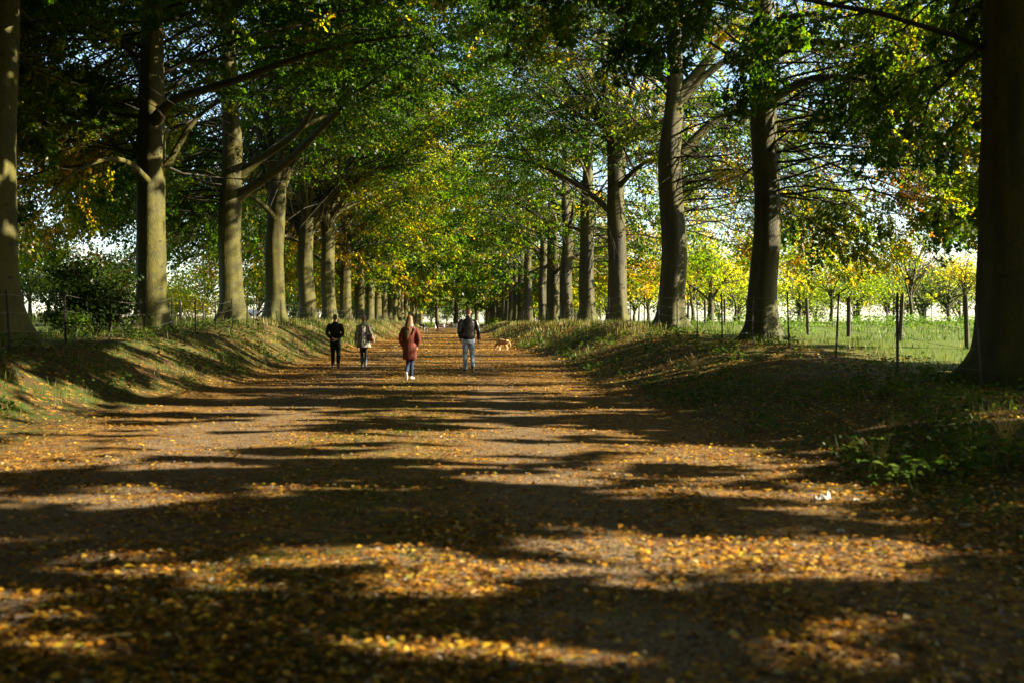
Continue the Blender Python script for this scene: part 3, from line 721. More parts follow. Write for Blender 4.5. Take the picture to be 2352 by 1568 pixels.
# the 300 that show largest are leaves of their own
du = np.where(on_path, yy, 1e9); big = np.argsort(du)[:300]
small = np.ones(len(Pn), bool); small[big] = False
flat_leaves('leaf_litter', Pn[small & on_path], Ls[small & on_path], 0.30, path_o)
flat_leaves('leaf_litter', Pn[small & ~on_path], Ls[small & ~on_path] * 1.1, 0.40, None)
def leaf_mesh(k):
    r = np.random.default_rng(k); L = 1.0; n = 7
    t = np.linspace(0, 1, n); wd = 0.31 * np.sin(math.pi * np.clip(t, 0, 1) ** 0.8) ** 0.8 + 0.012
    curl = r.uniform(-0.5, 0.7); cup = r.uniform(-0.25, 0.5); tw = r.uniform(-0.5, 0.5)
    V = []
    for i in range(n):
        for s in (-1, 0, 1):
            x = t[i]; y = s * wd[i]; z = curl * (x - 0.4) ** 2 * 0.8 + abs(s) * wd[i] * cup + tw * y * (x - 0.5) * 1.2 + 0.05
            V.append((x - 0.5, y, max(z, 0.01)))
    F = [(i * 3 + j, i * 3 + j + 1, i * 3 + j + 4, i * 3 + j + 3) for i in range(n - 1) for j in range(2)]
    c = LIT[r.choice(7, p=LITP[:7] / LITP[:7].sum())] * r.uniform(0.8, 1.25)
    return mesh_np('leaf', np.array(V), np.array(F), np.repeat(c[None], len(V), 0), smooth=True)
LM = [leaf_mesh(k) for k in range(24)]
for i, j in enumerate(big):
    o = add_obj('leaf', LM[i % 24], M_LITTER if i < 24 else None, path_o)
    o.location = Pn[j] + np.array([0, 0, 0.006]); s_ = Ls[j] * 1.05
    o.scale = (s_, s_, s_); o.rotation_euler = (rng.normal(0, 0.2), rng.normal(0, 0.2), rng.uniform(0, 6.28))

GREEN = 0.72 * np.array([(0.04, 0.085, 0.008), (0.06, 0.13, 0.010), (0.11, 0.17, 0.012), (0.17, 0.17, 0.03), (0.28, 0.22, 0.08), (0.34, 0.27, 0.12)])
def blades(name, P, L, W, pal_p, lean=0.35, parent=None, kind='stuff'):
    n = len(P); a = rng.uniform(0, 2 * math.pi, n)
    le = np.abs(rng.normal(lean, lean * 0.6, n))
    A = np.stack([np.cos(a) * le, np.sin(a) * le, np.ones(n)], 1)
    Nn = norm(np.stack([np.cos(a), np.sin(a), -0.3 * np.ones(n)], 1) + rng.normal(0, 0.2, (n, 3)))
    V, F = leaf_quads(P - np.array([0, 0, 0.02]), A, Nn, L, W, fold=0.02)
    k = rng.choice(len(GREEN), n, p=pal_p)
    cols = GREEN[k] * rng.uniform(0.7, 1.25, (n, 1))
    return add_obj(name, mesh_np(name, V, F, np.repeat(cols, 4, 0)), M_GRASS, parent, kind)

def tufted(P, k, spread):
    Q = np.repeat(P, k, 0); Q[:, :2] += rng.normal(0, spread, (len(Q), 2)); Q[:, 2] = ground(Q[:, 0], Q[:, 1]); return Q
gd = lambda x, y: np.where((x < xl(y) - 0.5) | (x > xr(y) + 0.6), (0.12 + 0.9 * sstep(0.42, 0.6, fbm(x * 0.8, y * 0.8, 60))) * np.where(x > 0, 0.22 + 0.78 * sstep(24, 45, y), 1.6), 0)
T1_ = scatter(15000, 6, 60, -12, 11, rng, 1.7, gd)
B_ = tufted(T1_, 9, 0.09); sc_ = np.clip(B_[:, 1] / 25, 0.8, 2.2)
blades('grass', B_, rng.uniform(0.10, 0.34, len(B_)) * sc_ ** 0.5, 0.010 * sc_, [0.26, 0.28, 0.22, 0.10, 0.08, 0.06], 0.6)
B_ = tufted(scatter(2600, 55, 200, -11, 10, rng, 1.5, gd), 5, 0.25)
blades('grass', B_, rng.uniform(0.25, 0.6, len(B_)), 0.05 * np.ones(len(B_)), [0.15, 0.2, 0.2, 0.15, 0.15, 0.15], 0.5)
# field grass, right and left
B_ = tufted(scatter(5200, 13, 110, 8.8, 60, rng, 1.6), 8, 0.16); sc_ = np.clip(B_[:, 1] / 22, 0.8, 4)
blades('grass', B_, rng.uniform(0.10, 0.26, len(B_)) * sc_ ** 0.45, 0.014 * sc_, [0.20, 0.38, 0.34, 0.05, 0.02, 0.01], 0.5)
B_ = tufted(scatter(2500, 22, 150, -70, -10, rng, 1.5), 7, 0.22); sc_ = np.clip(B_[:, 1] / 22, 0.8, 4)
blades('grass', B_, rng.uniform(0.15, 0.45, len(B_)) * sc_ ** 0.4, 0.014 * sc_, [0.1, 0.2, 0.2, 0.15, 0.2, 0.15], 0.4)
# pale dry grass along the far fences
for (xa, xb, n) in ((7.0, 8.8, 900), (-9.0, -7.8, 400)):
    B_ = tufted(scatter(n, 40, 190, xa, xb, rng, 1.3), 4, 0.2)
    blades('dry_grass', B_, rng.uniform(0.15, 0.45, len(B_)), 0.03 * np.ones(len(B_)), [0, 0.04, 0.06, 0.2, 0.35, 0.35], 0.22)
# moss and short grass along the middle of the path
md = lambda x, y: sstep(1.3, 0.3, np.abs(x + 0.9)) * sstep(0.42, 0.62, fbm(x * 1.6, y * 1.6, 71)) * 0.9
B_ = tufted(scatter(9000, 3.4, 30, -2.4, 0.6, rng, 1.8, md), 7, 0.05)
blades('moss', B_, rng.uniform(0.02, 0.055, len(B_)), 0.008 * np.clip(B_[:, 1] / 7, 1, 3), [0.25, 0.35, 0.25, 0.15, 0, 0], 0.8)
# broad leaved weeds on the banks
wd_ = lambda x, y: np.where((x < xl(y) - 0.4) | (x > xr(y) + 0.5), sstep(0.46, 0.62, fbm(x * 0.9, y * 0.9, 80)), 0)
W_ = tufted(scatter(11000, 6, 60, -10, 9.5, rng, 1.8, wd_), 9, 0.11)
n = len(W_); W_[:, 2] += rng.uniform(0.03, 0.24, n)
flat_leaves('undergrowth', W_, rng.uniform(0.05, 0.11, n) * np.clip(W_[:, 1] / 22, 1, 2), 0.55, None, M_GRASS,
            np.array([(0.025, 0.055, 0.008), (0.04, 0.075, 0.010), (0.07, 0.10, 0.014)])[rng.integers(0, 3, n)] * rng.uniform(0.7, 1.3, (n, 1)), 0.0)
# nettle bank plants lit on the far field edge
W_ = tufted(scatter(500, 34, 60, 13, 40, rng, 1.6, lambda x, y: sstep(0.5, 0.6, fbm(x * 0.25, y * 0.25, 83))), 40, 0.45)
n = len(W_); W_[:, 2] += rng.uniform(0.05, 0.55, n)
flat_leaves('nettles', W_, rng.uniform(0.10, 0.18, n), 0.6, None, M_GRASS, np.array([(0.07, 0.14, 0.02), (0.10, 0.18, 0.025)])[rng.integers(0, 2, n)] * rng.uniform(0.7, 1.3, (n, 1)), 0.0)

# ------------------------------------------------------------------ fences
def stake_mesh(name, h, w, tilt, r, round_=False):
    if round_:
        a = np.arange(9) / 9 * 2 * math.pi; cs = np.stack([np.cos(a), np.sin(a)], 1) * w
    else:
        cs = np.array([(-w, -w * 0.6), (w, -w * 0.6), (w * 0.85, w * 0.6), (-w * 0.85, w * 0.6)])
    lv = [(-0.3, 1.0), (0.0, 1.02), (h * 0.5, 1.0), (h * 0.93, 0.98), (h, 0.82)]
    V = []
    for z, s in lv:
        for c in cs: V.append((c[0] * s + tilt[0] * z + r.normal(0, 0.002), c[1] * s + tilt[1] * z, z + (0.02 * c[0] / w if z == h else 0)))
    k = len(cs); F = [(i * k + j, i * k + (j + 1) % k, (i + 1) * k + (j + 1) % k, (i + 1) * k + j) for i in range(len(lv) - 1) for j in range(k)]
    me = bpy.data.meshes.new(name); me.from_pydata(V, [], F + [tuple(range((len(lv) - 1) * k, len(lv) * k))]); me.update()
    return me

def fence(label, pts, h, w, mat, wires, round_, seed, jitter=0.03):
    r = np.random.default_rng(seed)
    x0, y0 = pts[0]; root = empty('wire_fence', (x0, y0, float(ground(x0, y0))), label, 'fence', 'wire fences along the avenue')
    o3 = np.array(root.location); tops = []
    for (x, y) in pts:
        z = float(ground(x, y)); hh = h * r.uniform(0.93, 1.08); t = r.normal(0, jitter, 2)
        p = add_obj('post', stake_mesh('post', hh, w * r.uniform(0.85, 1.2), t, r, round_), mat, root)
        p.location = np.array([x, y, z]) - o3; tops.append((x, y, z, hh, t))
    for fr in wires:
        pp = []
        for a, b in zip(tops[:-1], tops[1:]):
            for s in np.linspace(0, 1, 5)[:-1]:
                A = np.array([a[0] + a[4][0] * a[3] * fr, a[1] + a[4][1] * a[3] * fr - w, a[2] + a[3] * fr]); B = np.array([b[0] + b[4][0] * b[3] * fr, b[1] + b[4][1] * b[3] * fr - w, b[2] + b[3] * fr])
                q = A + (B - A) * s; q[2] -= 0.05 * math.sin(math.pi * s); pp.append(q - o3)
        pp = np.array(pp)
        V, F = tubes(pp[None], np.full((1, len(pp)), 0.0032), 4)
        bs = []                                             # barbs
        for i in range(0, len(pp) - 1):
            if y0 + pp[i][1] < 45 + y0:
                for s in (0.25, 0.75):
                    c = pp[i] + (pp[i + 1] - pp[i]) * s
                    d = r.normal(0, 1, 3); d = d / np.linalg.norm(d) * 0.022; bs.append([c - d, c + d])
        if bs:
            Vb, Fb = tubes(np.array(bs), np.full((len(bs), 2), 0.0025), 3); F = np.concatenate([F, Fb + len(V)]); V = np.concatenate([V, Vb])
        add_obj('wire', mesh_np('wire', V, F), M_WIRE, root)
    return root
fence('low wire fence on thin dark stakes along the top of the right bank', [(8.75 - 0.012 * (k * 3.05) if k < 12 else 8.3, 16.0 + k * 3.05) for k in range(44)], 1.45, 0.021, M_STAKE, (0.22, 0.47, 0.70, 0.95), False, 3)
fence('low wire fence on thin rusty stakes along the top of the left bank', [(-8.3 - 0.004 * k, 16.5 + k * 2.72) for k in range(48)], 1.08, 0.019, M_STAKE, (0.3, 0.62, 0.93), False, 4)
fence('fence of thick round wooden posts in the bright field behind the right trunks', [(13.6 + 0.02 * k, 25.6 + k * 4.0) for k in range(24)], 1.36, 0.062, M_POST, (0.35, 0.65, 0.93), True, 5)
fence('fence of thick round wooden posts in the field behind the left trunks', [(-15.4, 31.5 + k * 5.2) for k in range(20)], 1.2, 0.062, M_POST, (0.4, 0.9), True, 6)
fence('far line of thin posts crossing the misty orchard on the right', [(16 + k * 3.4, 70 + 0.8 * k) for k in range(24)], 1.35, 0.05, M_POST, (0.5, 0.93), True, 8)

# ------------------------------------------------------------------ bushes, orchard and distant trees
def clump_tree(name, loc, H, cr, trunk_h, tr, pal, n, L, seed, label, cat, group=None, ncl=26, flat=0.8, limb_n=10, bare=0.0, mat=M_LEAF, link=True):
    r = np.random.default_rng(seed)
    root = empty(name, loc, label, cat, group)
    parts = []
    cz = trunk_h + (H - trunk_h) * 0.5
    cen = r.normal(0, 1, (ncl, 3)); cen = cen / np.linalg.norm(cen, axis=1, keepdims=True) * (r.random((ncl, 1)) ** 0.45)
    cen = cen * np.array([cr, cr, (H - trunk_h) * 0.52]) * 0.86 + np.array([0, 0, cz])
    if tr > 0:
        lz = np.linspace(-0.2, trunk_h * 1.15, 9); wob = np.cumsum(r.normal(0, 0.03 * H / 8, (9, 2)), 0); wob -= wob[1]
        Pt = np.concatenate([wob, lz[:, None]], 1)
        V, F = tubes(Pt[None], (tr * (1.0 + 0.7 * np.exp(-np.clip(lz, 0, 9) / (tr * 2.2)) - 0.35 * lz / (trunk_h * 1.15)))[None], 10)
        parts.append((V, F))
        tp = Pt[-1]; q = []
        for c in cen[:limb_n + int(bare * 30)]:
            mid = tp * 0.5 + c * 0.5 + np.array([0, 0, 0.12 * np.linalg.norm(c - tp)]) + r.normal(0, 0.06 * cr, 3)
            st = Pt[r.integers(5, 9)]
            t = np.linspace(0, 1, 7)[:, None]; q.append((1 - t) ** 2 * st + 2 * t * (1 - t) * mid + t ** 2 * (c + (c - tp) * 0.3))
        q = np.array(q); V2, F2 = tubes(q, np.linspace(tr * 0.45, tr * 0.06, 7)[None].repeat(len(q), 0), 5)
        V = np.concatenate([V, V2]); F = np.concatenate([F, F2 + len(parts[0][0])])
        if bare > 0:
            ii = r.integers(0, len(q), int(160 * bare)); p, tg = sample_poly(q, r.uniform(0.3, 0.95, len(ii)), ii)
            az = r.uniform(0, 6.28, len(ii)); b = polyline_pts(p, az, r.uniform(-0.2, 0.7, len(ii)), r.uniform(0.15, 0.4, len(ii)) * cr, 4, np.radians(r.uniform(0, 60, len(ii))), r, 0.2)
            V3, F3 = tubes(b, np.linspace(tr * 0.12, tr * 0.04, 4)[None].repeat(len(ii), 0), 3)
            F = np.concatenate([F, F3 + len(V)]); V = np.concatenate([V, V3])
        add_obj('trunk', mesh_np('trunk', V, F, smooth=True), M_BARK, root)
    ci = r.integers(0, ncl, n); sg = cr * (0.27 if name == 'orchard_tree' else 0.20) * r.uniform(0.6, 1.3, ncl)
    p = cen[ci] + r.normal(0, 1, (n, 3)) * sg[ci][:, None] * np.array([1, 1, flat * 0.75])
    p = p[p[:, 2] > 0.05]; n = len(p)
    A = norm(r.normal(0, 1, (n, 3)) * np.array([1, 1, 0.5]) - np.array([0, 0, 0.35])); Nn = norm(r.normal(0, 0.6, (n, 3)) + np.array([0, 0, 1]))
    s = L * r.uniform(0.7, 1.3, n)
    V, F = leaf_quads(p, A, Nn, s, s * 0.62)
    pal = np.array(pal); k = np.clip((r.normal(0, 0.22, n) + vnoise(p[:, 0] / cr * 2.2 + seed, p[:, 2] / cr * 2.2, seed) * 1.0) * len(pal), 0, len(pal) - 1).astype(int)
    add_obj('crown', mesh_np('crown', V, F, np.repeat(pal[k] * r.uniform(0.75, 1.25, (n, 1)), 4, 0)), mat, root, 'stuff')
    return root
def gp(px, Y, off=0.0):
    p = at(px, 740, Y); return (p[0], p[1], float(ground(p[0], p[1])) - off)

IVY = [(0.006, 0.013, 0.003), (0.008, 0.018, 0.004), (0.014, 0.028, 0.006)]
YEL = [(0.045, 0.065, 0.006), (0.07, 0.09, 0.007), (0.11, 0.115, 0.008), (0.16, 0.12, 0.008)]
GRN = [(0.018, 0.036, 0.005), (0.026, 0.05, 0.007), (0.045, 0.068, 0.010)]
RUS = [(0.06, 0.04, 0.016), (0.085, 0.042, 0.014), (0.10, 0.07, 0.02)]
GRY = [(0.022, 0.036, 0.018), (0.03, 0.046, 0.022), (0.045, 0.056, 0.022)]
clump_tree('ivy_bush', gp(222, 27.0, 0.1), 2.45, 1.2, 0.2, 0.05, IVY, 9000, 0.09, 5, 'dark rounded ivy bush between the two nearest left trunks', 'bush', ncl=40)
clump_tree('ivy_bush', gp(150, 26.0, 0.1), 0.9, 0.75, 0.1, 0.03, IVY, 1300, 0.085, 6, 'low straggling dark bush at the left foot of the big ivy bush', 'bush', ncl=16)
clump_tree('yellow_shrub', gp(438, 74.0, 0.2), 3.0, 3.2, 0.4, 0.05, YEL[1:], 2600, 0.2, 7, 'golden yellow shrub low between the second and third left trunks', 'shrub', ncl=24)
clump_tree('small_tree', gp(70, 62.0), 6.2, 2.6, 1.6, 0.12, YEL[:3], 3000, 0.2, 8, 'yellow green small tree beside the trunk at the left edge', 'tree')
clump_tree('small_tree', gp(165, 85.0), 6.5, 3.8, 2.2, 0.16, RUS + GRY[1:], 2600, 0.26, 9, 'rust red tree in the left field above the ivy bush', 'tree', bare=0.5)
clump_tree('small_tree', gp(112, 78.0), 5.2, 3.4, 1.0, 0.14, GRY, 3200, 0.24, 10, 'grey green bushy tree in front of the rust red tree', 'tree')
clump_tree('small_tree', gp(268, 95.0), 7.0, 3.8, 2.0, 0.16, RUS[:1] + GRY, 2600, 0.28, 12, 'brownish tree half hidden by the ivy bush', 'tree')
clump_tree('small_tree', gp(590, 135.0), 8.0, 5.0, 1.0, 0.2, GRY, 3000, 0.34, 13, 'grey green tree behind the black and white cow', 'tree')
clump_tree('small_tree', gp(470, 120.0), 7.5, 5.0, 1.0, 0.2, YEL[:3], 3000, 0.32, 14, 'pale yellow tree behind the golden shrub', 'tree')
clump_tree('small_tree', gp(672, 150.0), 8.0, 5.0, 1.0, 0.2, GRY + YEL[:1], 2600, 0.36, 15, 'dull green tree seen between the fourth and fifth left trunks', 'tree')
# orchard on the right
orch = [
 (1908, 70, 6.6, 3.9, 2.3, 0.13, YEL, 6000, 0.0, 'young orchard tree with a bright yellow green crown and pale trunk'),
 (2094, 66, 7.6, 3.2, 2.6, 0.13, RUS + YEL[2:], 700, 1.0, 'nearly bare orchard tree with arching twigs and a grey trunk behind a thick post'),
 (1970, 100, 6.2, 4.6, 2.2, 0.26, GRN, 5200, 0.0, 'dark green broad orchard tree right of the yellow green one'),
 (2122, 120, 7.5, 4.5, 2.6, 0.30, GRY, 4200, 0.2, 'grey green orchard tree with a thick dark trunk behind the bare tree'),
 (2180, 104, 6.4, 3.6, 2.3, 0.22, GRY + YEL[:1], 3000, 0.5, 'thin crowned orchard tree beside the black shadowed trunk'),
 (2215, 84, 8.5, 3.4, 3.2, 0.14, YEL[1:] + RUS[:1], 2200, 0.8, 'tall sparse orchard tree whose twigs touch the black shadowed trunk'),
 (1836, 112, 6.6, 4.2, 2.2, 0.24, YEL[:2] + GRN[2:], 4200, 0.1, 'pale green orchard tree close right of the straight beech'),
 (1690, 92, 6.4, 3.8, 2.2, 0.16, YEL[:3], 4600, 0.0, 'lime yellow orchard tree close left of the straight beech'),
 (1632, 62, 6.0, 3.6, 2.2, 0.20, YEL, 5200, 0.0, 'golden orchard tree with a crooked leaning trunk right of the thick beech'),
 (1592, 84, 6.8, 3.8, 2.3, 0.17, YEL[:3], 4200, 0.0, 'yellow green orchard tree half behind the thick beech'),
 (1490, 100, 6.5, 4.0, 2.0, 0.17, YEL[:3] + GRN[2:], 4000, 0.2, 'slim orchard tree between the thick beech and the dividing beech'),
 (1455, 130, 7.5, 4.6, 2.0, 0.2, GRY + YEL[:1], 3600, 0.2, 'pale misty tree between the thick beech and the dividing beech'),
 (1392, 140, 7.5, 4.8, 2.0, 0.2, YEL[:3], 3600, 0.1, 'yellow tree showing between the dividing beech and the ivy sprouted beech'),
 (1760, 150, 8.5, 5.0, 2.4, 0.26, GRY, 3600, 0.2, 'large hazy tree directly behind the straight beech'),
 (2040, 160, 9.0, 5.2, 2.4, 0.26, GRY + RUS[:1], 3600, 0.3, 'large hazy brownish tree between the bare tree and the dark green tree'),
 (1225, 190, 9.0, 5.0, 1.2, 0.2, YEL[:3], 2600, 0.1, 'glowing yellow tree in the gap of the right row'),
]
for i, (px, Y, H, cr, th, tr, pal, n, bare, lab) in enumerate(orch):
    clump_tree('orchard_tree', gp(px, Y, 0.05), H * (1.0 + 0.22 * math.sin(i * 2.3)), cr * (1.15 + 0.2 * math.cos(i * 1.7)), th, tr, pal, n, 0.0016 * Y + 0.04, 40 + i, lab, 'tree', 'trees of the misty orchard', bare=bare, ncl=16 + (i * 7) % 17)
# saplings with stakes in the orchard
for i, (px, Y, lab) in enumerate(((1998, 96, 'thin pale sapling left of the thick leaning post'), (2068, 90, 'thin straight sapling next to the bare orchard tree'), (1660, 105, 'thin sapling between the golden tree and the straight beech'), (2140, 92, 'thin sapling between the thick post and the black trunk'))):
    clump_tree('sapling', gp(px, Y), 3.2, 0.7, 1.9, 0.035, YEL[:3], 120, 0.16, 80 + i, lab, 'tree', 'saplings of the misty orchard', ncl=8)
# wood at the far edge of the fields
proto = []
for i, pal in enumerate((GRY, GRN + GRY, YEL[:2] + GRY, RUS + GRY)):
    proto.append(clump_tree('distant_tree', (0, 0, -500), 15 + i, 7.5, 2.0, 0.4, pal, 2600, 0.75, 60 + i, 'hazy tree in the wood at the far edge of the field', 'tree', 'trees of the far wood', ncl=30))
r = np.random.default_rng(5)
first = True; kk = 0
spots = [(x, 250 + r.uniform(-25, 60)) for x in np.arange(-200, -28, 10.5)] + [(x, 250 + r.uniform(-30, 60)) for x in np.arange(30, 205, 10.5)] + [(x, 480 + r.uniform(-30, 40)) for x in np.arange(-75, 80, 12.0)] + [(x, 400 + r.uniform(-20, 40)) for x in np.arange(-40, 42, 6.5)]
for i, (x, y) in enumerate(spots):
    pr = proto[i % 4]
    if i < 4: o = pr
    else:
        o = pr.copy(); C.objects.link(o)
        for ch in pr.children:
            c = ch.copy(); C.objects.link(c); c.parent = o
    side_ = 'left field' if x < -28 and y < 330 else ('right orchard' if x > 28 and y < 330 else 'meadow past the avenue')
    o['label'] = 'hazy tree in the wood at the far edge of the ' + side_
    o['group'] = 'trees of the far wood beyond the ' + side_
    o.location = (x + r.uniform(-3, 3), y, float(ground(x, y)) - 0.1); s_ = r.uniform(0.75, 1.25); o.scale = (s_, s_, s_ * r.uniform(0.85, 1.15)); o.rotation_euler = (0, 0, r.uniform(0, 6.28))
# three trees closing the avenue
for i, (px, Y, d, lab) in enumerate(((1047, 275, 1.3, 'lone straight tree standing in the middle of the end of the avenue'), (1005, 285, 1.2, 'end tree left of the lone middle tree, behind the walker in black'), (1094, 278, 1.2, 'end tree right of the lone middle tree'))):
    clump_tree('end_tree', gp(px, Y), 24, 8, 8.5, d / 2, GRN + YEL[:3], 7000, 0.5, 90 + i, lab, 'tree', 'trees closing the avenue', ncl=40)
for i, (px, Y, H, cr, lab) in enumerate(((1133, 150, 1.6, 1.2, 'bright bush at the foot of the far right trunks'), (985, 225, 1.8, 1.6, 'round green bush at the end of the left row'), (1042, 262, 1.3, 1.2, 'small bush beside the lone middle tree'))):
    clump_tree('bush', gp(px, Y, 0.05), H, cr, 0.1, 0.04, GRN + YEL[:1], 700, 0.16, 95 + i, lab, 'bush', ncl=14)
# ------------------------------------------------------------------ road, wall and bollards at the end of the avenue
M_CONC = simple('pale_concrete', (0.55, 0.53, 0.49), 0.85, 0.2, 0.12, 3)
M_WHITE = simple('white_paint', (0.78, 0.77, 0.74), 0.5, 0.4, 0.08, 12)
M_BRICK = simple('dull_brick', (0.14, 0.085, 0.065), 0.85, 0.2, 0.3, 8)
xs_ = np.linspace(-30, 30, 61); ys_ = np.array([252, 254, 256.5, 259.0])
V = np.stack([np.repeat(xs_[:, None], 4, 1), np.repeat(ys_[None], 61, 0), ground(np.repeat(xs_[:, None], 4, 1), np.repeat(ys_[None], 61, 0)) + 0.06], -1).reshape(-1, 3)
idx = np.arange(61 * 4).reshape(61, 4)
add_obj('road', mesh_np('road', V, np.stack([idx[:-1, :-1], idx[1:, :-1], idx[1:, 1:], idx[:-1, 1:]], -1).reshape(-1, 4)), M_CONC, kind='structure')

def lathe(prof, seg=14):
    a = np.arange(seg) / seg * 2 * math.pi; n = len(prof)
    V = np.array([(r * math.cos(t), r * math.sin(t), z) for r, z in prof for t in a])
    idx = np.arange(n * seg).reshape(n, seg)
    return V, np.stack([idx[:-1], np.roll(idx[:-1], -1, 1), np.roll(idx[1:], -1, 1), idx[1:]], -1).reshape(-1, 4)
for i, (px, lab) in enumerate(((1000, 'white bollard beside the walker in black at the avenue end'), (1020, 'white bollard midway between the walker in black and the distant pair'), (1042.5, 'white bollard just right of the distant walker'))):
    p = gp(px, 247)
    b = empty('bollard', p, lab, 'bollard', 'bollards at the end of the avenue')
    V, F = lathe([(0.001, -0.1), (0.19, -0.1), (0.19, 0.0), (0.17, 0.06), (0.16, 0.72), (0.17, 0.75)]); add_obj('shaft', mesh_np('shaft', V, F, smooth=True), M_WHITE, b)
    V, F = lathe([(0.185, 0.75), (0.19, 0.80), (0.14, 0.93), (0.001, 0.97)]); add_obj('cap', mesh_np('cap', V, F, smooth=True), M_WHITE, b)
p = gp(1047.5, 246); b = empty('stone_post', p, 'squat cream stone post below the lone middle tree', 'post')
V, F = lathe([(0.001, -0.1), (0.42, -0.1), (0.42, 0.0), (0.40, 0.55), (0.36, 0.85)], 10); add_obj('shaft', mesh_np('shaft', V, F), simple('cream_stone', (0.62, 0.50, 0.38), 0.85), b)
V, F = lathe([(0.44, 0.85), (0.44, 0.95), (0.2, 1.05), (0.001, 1.08)], 10); add_obj('cap', mesh_np('cap', V, F), M_CONC, b)
def box(x0, x1, y0, y1, z0, z1):
    V = np.array([(x, y, z) for z in (z0, z1) for x, y in ((x0, y0), (x1, y0), (x1, y1), (x0, y1))], float)
    return V, np.array([(0, 3, 2, 1), (4, 5, 6, 7), (0, 1, 5, 4), (1, 2, 6, 5), (2, 3, 7, 6), (3, 0, 4, 7)])
p = gp(1020, 268); b = empty('low_wall', (0, 268, p[2]), 'low dark brick wall beyond the pale road at the avenue end', 'wall')
V, F = box(-13, 9, -0.15, 0.15, -0.3, 0.85); add_obj('brickwork', mesh_np('brickwork', V, F), M_BRICK, b)
V, F = box(-13.1, 9.1, -0.2, 0.2, 0.853, 0.93); add_obj('coping', mesh_np('coping', V, F), M_BRICK, b)

# ------------------------------------------------------------------ people and animals
def lofted(rings, seg=14):
    """closed tube through rings (x, y, z, rx, ry) : rx across (towards X), ry the other way"""
    R = np.array(rings, float); P = R[:, :3]; n = len(P)
    T = norm(np.gradient(P, axis=0))
    X = np.array([1.0, 0, 0]) - T * T[:, :1]
    bad = np.linalg.norm(X, axis=1) < 0.35
    X[bad] = (np.array([0, 1.0, 0]) - T * T[:, 1:2])[bad]
    X = norm(X); Yv = np.cross(T, X)
    a = np.arange(seg) / seg * 2 * math.pi
    V = P[:, None] + R[:, 3, None, None] * np.cos(a)[None, :, None] * X[:, None] + R[:, 4, None, None] * np.sin(a)[None, :, None] * Yv[:, None]
    V = V.reshape(-1, 3).tolist(); V += [P[0].tolist(), P[-1].tolist()]
    F = []
    for i in range(n - 1):
        for j in range(seg):
            F.append((i * seg + j, i * seg + (j + 1) % seg, (i + 1) * seg + (j + 1) % seg, (i + 1) * seg + j))
    for j in range(seg):
        F.append((n * seg, (j + 1) % seg, j)); F.append((n * seg + 1, (n - 1) * seg + j, (n - 1) * seg + (j + 1) % seg))
    return V, F

def ell(cx, cy, cz, rx, ry, rz, n=9):
    t = np.linspace(0.02, math.pi - 0.02, n)
    return lofted([(cx, cy, cz - rz * math.cos(k), rx * math.sin(k), ry * math.sin(k)) for k in t])

def lim(pts, seg=10):
    return lofted([(p[0], p[1], p[2], p[3], p[4] if len(p) > 4 else p[3]) for p in pts], seg)

def fused(name, pieces, voxel, mat, parent, smooth=3, scale=1.0, flip=1):
    V = []; F = []
    for v, f in pieces:
        F += [tuple(i + len(V) for i in q) for q in f]; V += [tuple(c) for c in v]
    V = [(x * flip * scale, y * scale, z * scale) for x, y, z in V]
    me = bpy.data.meshes.new(name + '_form'); me.from_pydata(V, [], F); me.update()
    o = bpy.data.objects.new(name, me); C.objects.link(o)
    if flip < 0: me.flip_normals()
    m = o.modifiers.new('r', 'REMESH'); m.mode = 'VOXEL'; m.voxel_size = voxel * scale; m.use_smooth_shade = True
    if smooth:
        s = o.modifiers.new('s', 'SMOOTH'); s.iterations = smooth; s.factor = 0.5
    if voxel > 0.008:
        dcm = o.modifiers.new('d', 'DECIMATE'); dcm.ratio = 0.4
    dg = bpy.context.evaluated_depsgraph_get()
    out = bpy.data.meshes.new_from_object(o.evaluated_get(dg)); out.name = name
    bpy.data.objects.remove(o); bpy.data.meshes.remove(me)
    out.materials.clear()
    return add_obj(name, out, mat, parent)

SKIN = simple('skin', (0.42, 0.24, 0.17), 0.55, 0.4, 0.1, 30)
def hand(w, d, side, curl=0.5):
    """w wrist point, d unit direction of the hand; palm, four fingers, thumb"""
    w = np.array(w, float); d = norm(np.array(d, float)); out = []
    fwd = norm(np.array([0, 1.0, 0]) - d * d[1]); nrm = np.cross(d, fwd)      # fingers fan out along fwd, curl along nrm
    nrm = nrm * (-1 if nrm[0] * side > 0 else 1)
    pc = [(0.0, 0.026, 0.017), (0.04, 0.038, 0.016), (0.085, 0.040, 0.014)]
    out.append(lofted([(*(w + d * a), b, b * 0.55 + 0.008) for a, b, c in pc], 10))
    for k, L in enumerate((0.072, 0.082, 0.076, 0.060)):
        b0 = w + d * 0.078 + fwd * (0.030 - 0.020 * k)
        p1 = b0 + d * L * 0.45 + nrm * L * 0.12 * curl; p2 = p1 + d * L * 0.32 + nrm * L * 0.35 * curl; p3 = p2 + d * L * 0.16 + nrm * L * 0.34 * curl
        out.append(lofted([(*b0, 0.0095, 0.0095), (*p1, 0.009, 0.009), (*p2, 0.0085, 0.0085), (*p3, 0.0065, 0.0065)], 8))
    b0 = w + d * 0.022 + fwd * 0.026; p1 = b0 + d * 0.035 + fwd * 0.026 + nrm * 0.008; p2 = p1 + d * 0.030 + fwd * 0.006 + nrm * 0.010
    out.append(lofted([(*b0, 0.013, 0.013), (*p1, 0.011, 0.011), (*p2, 0.008, 0.008)], 8))
    return out

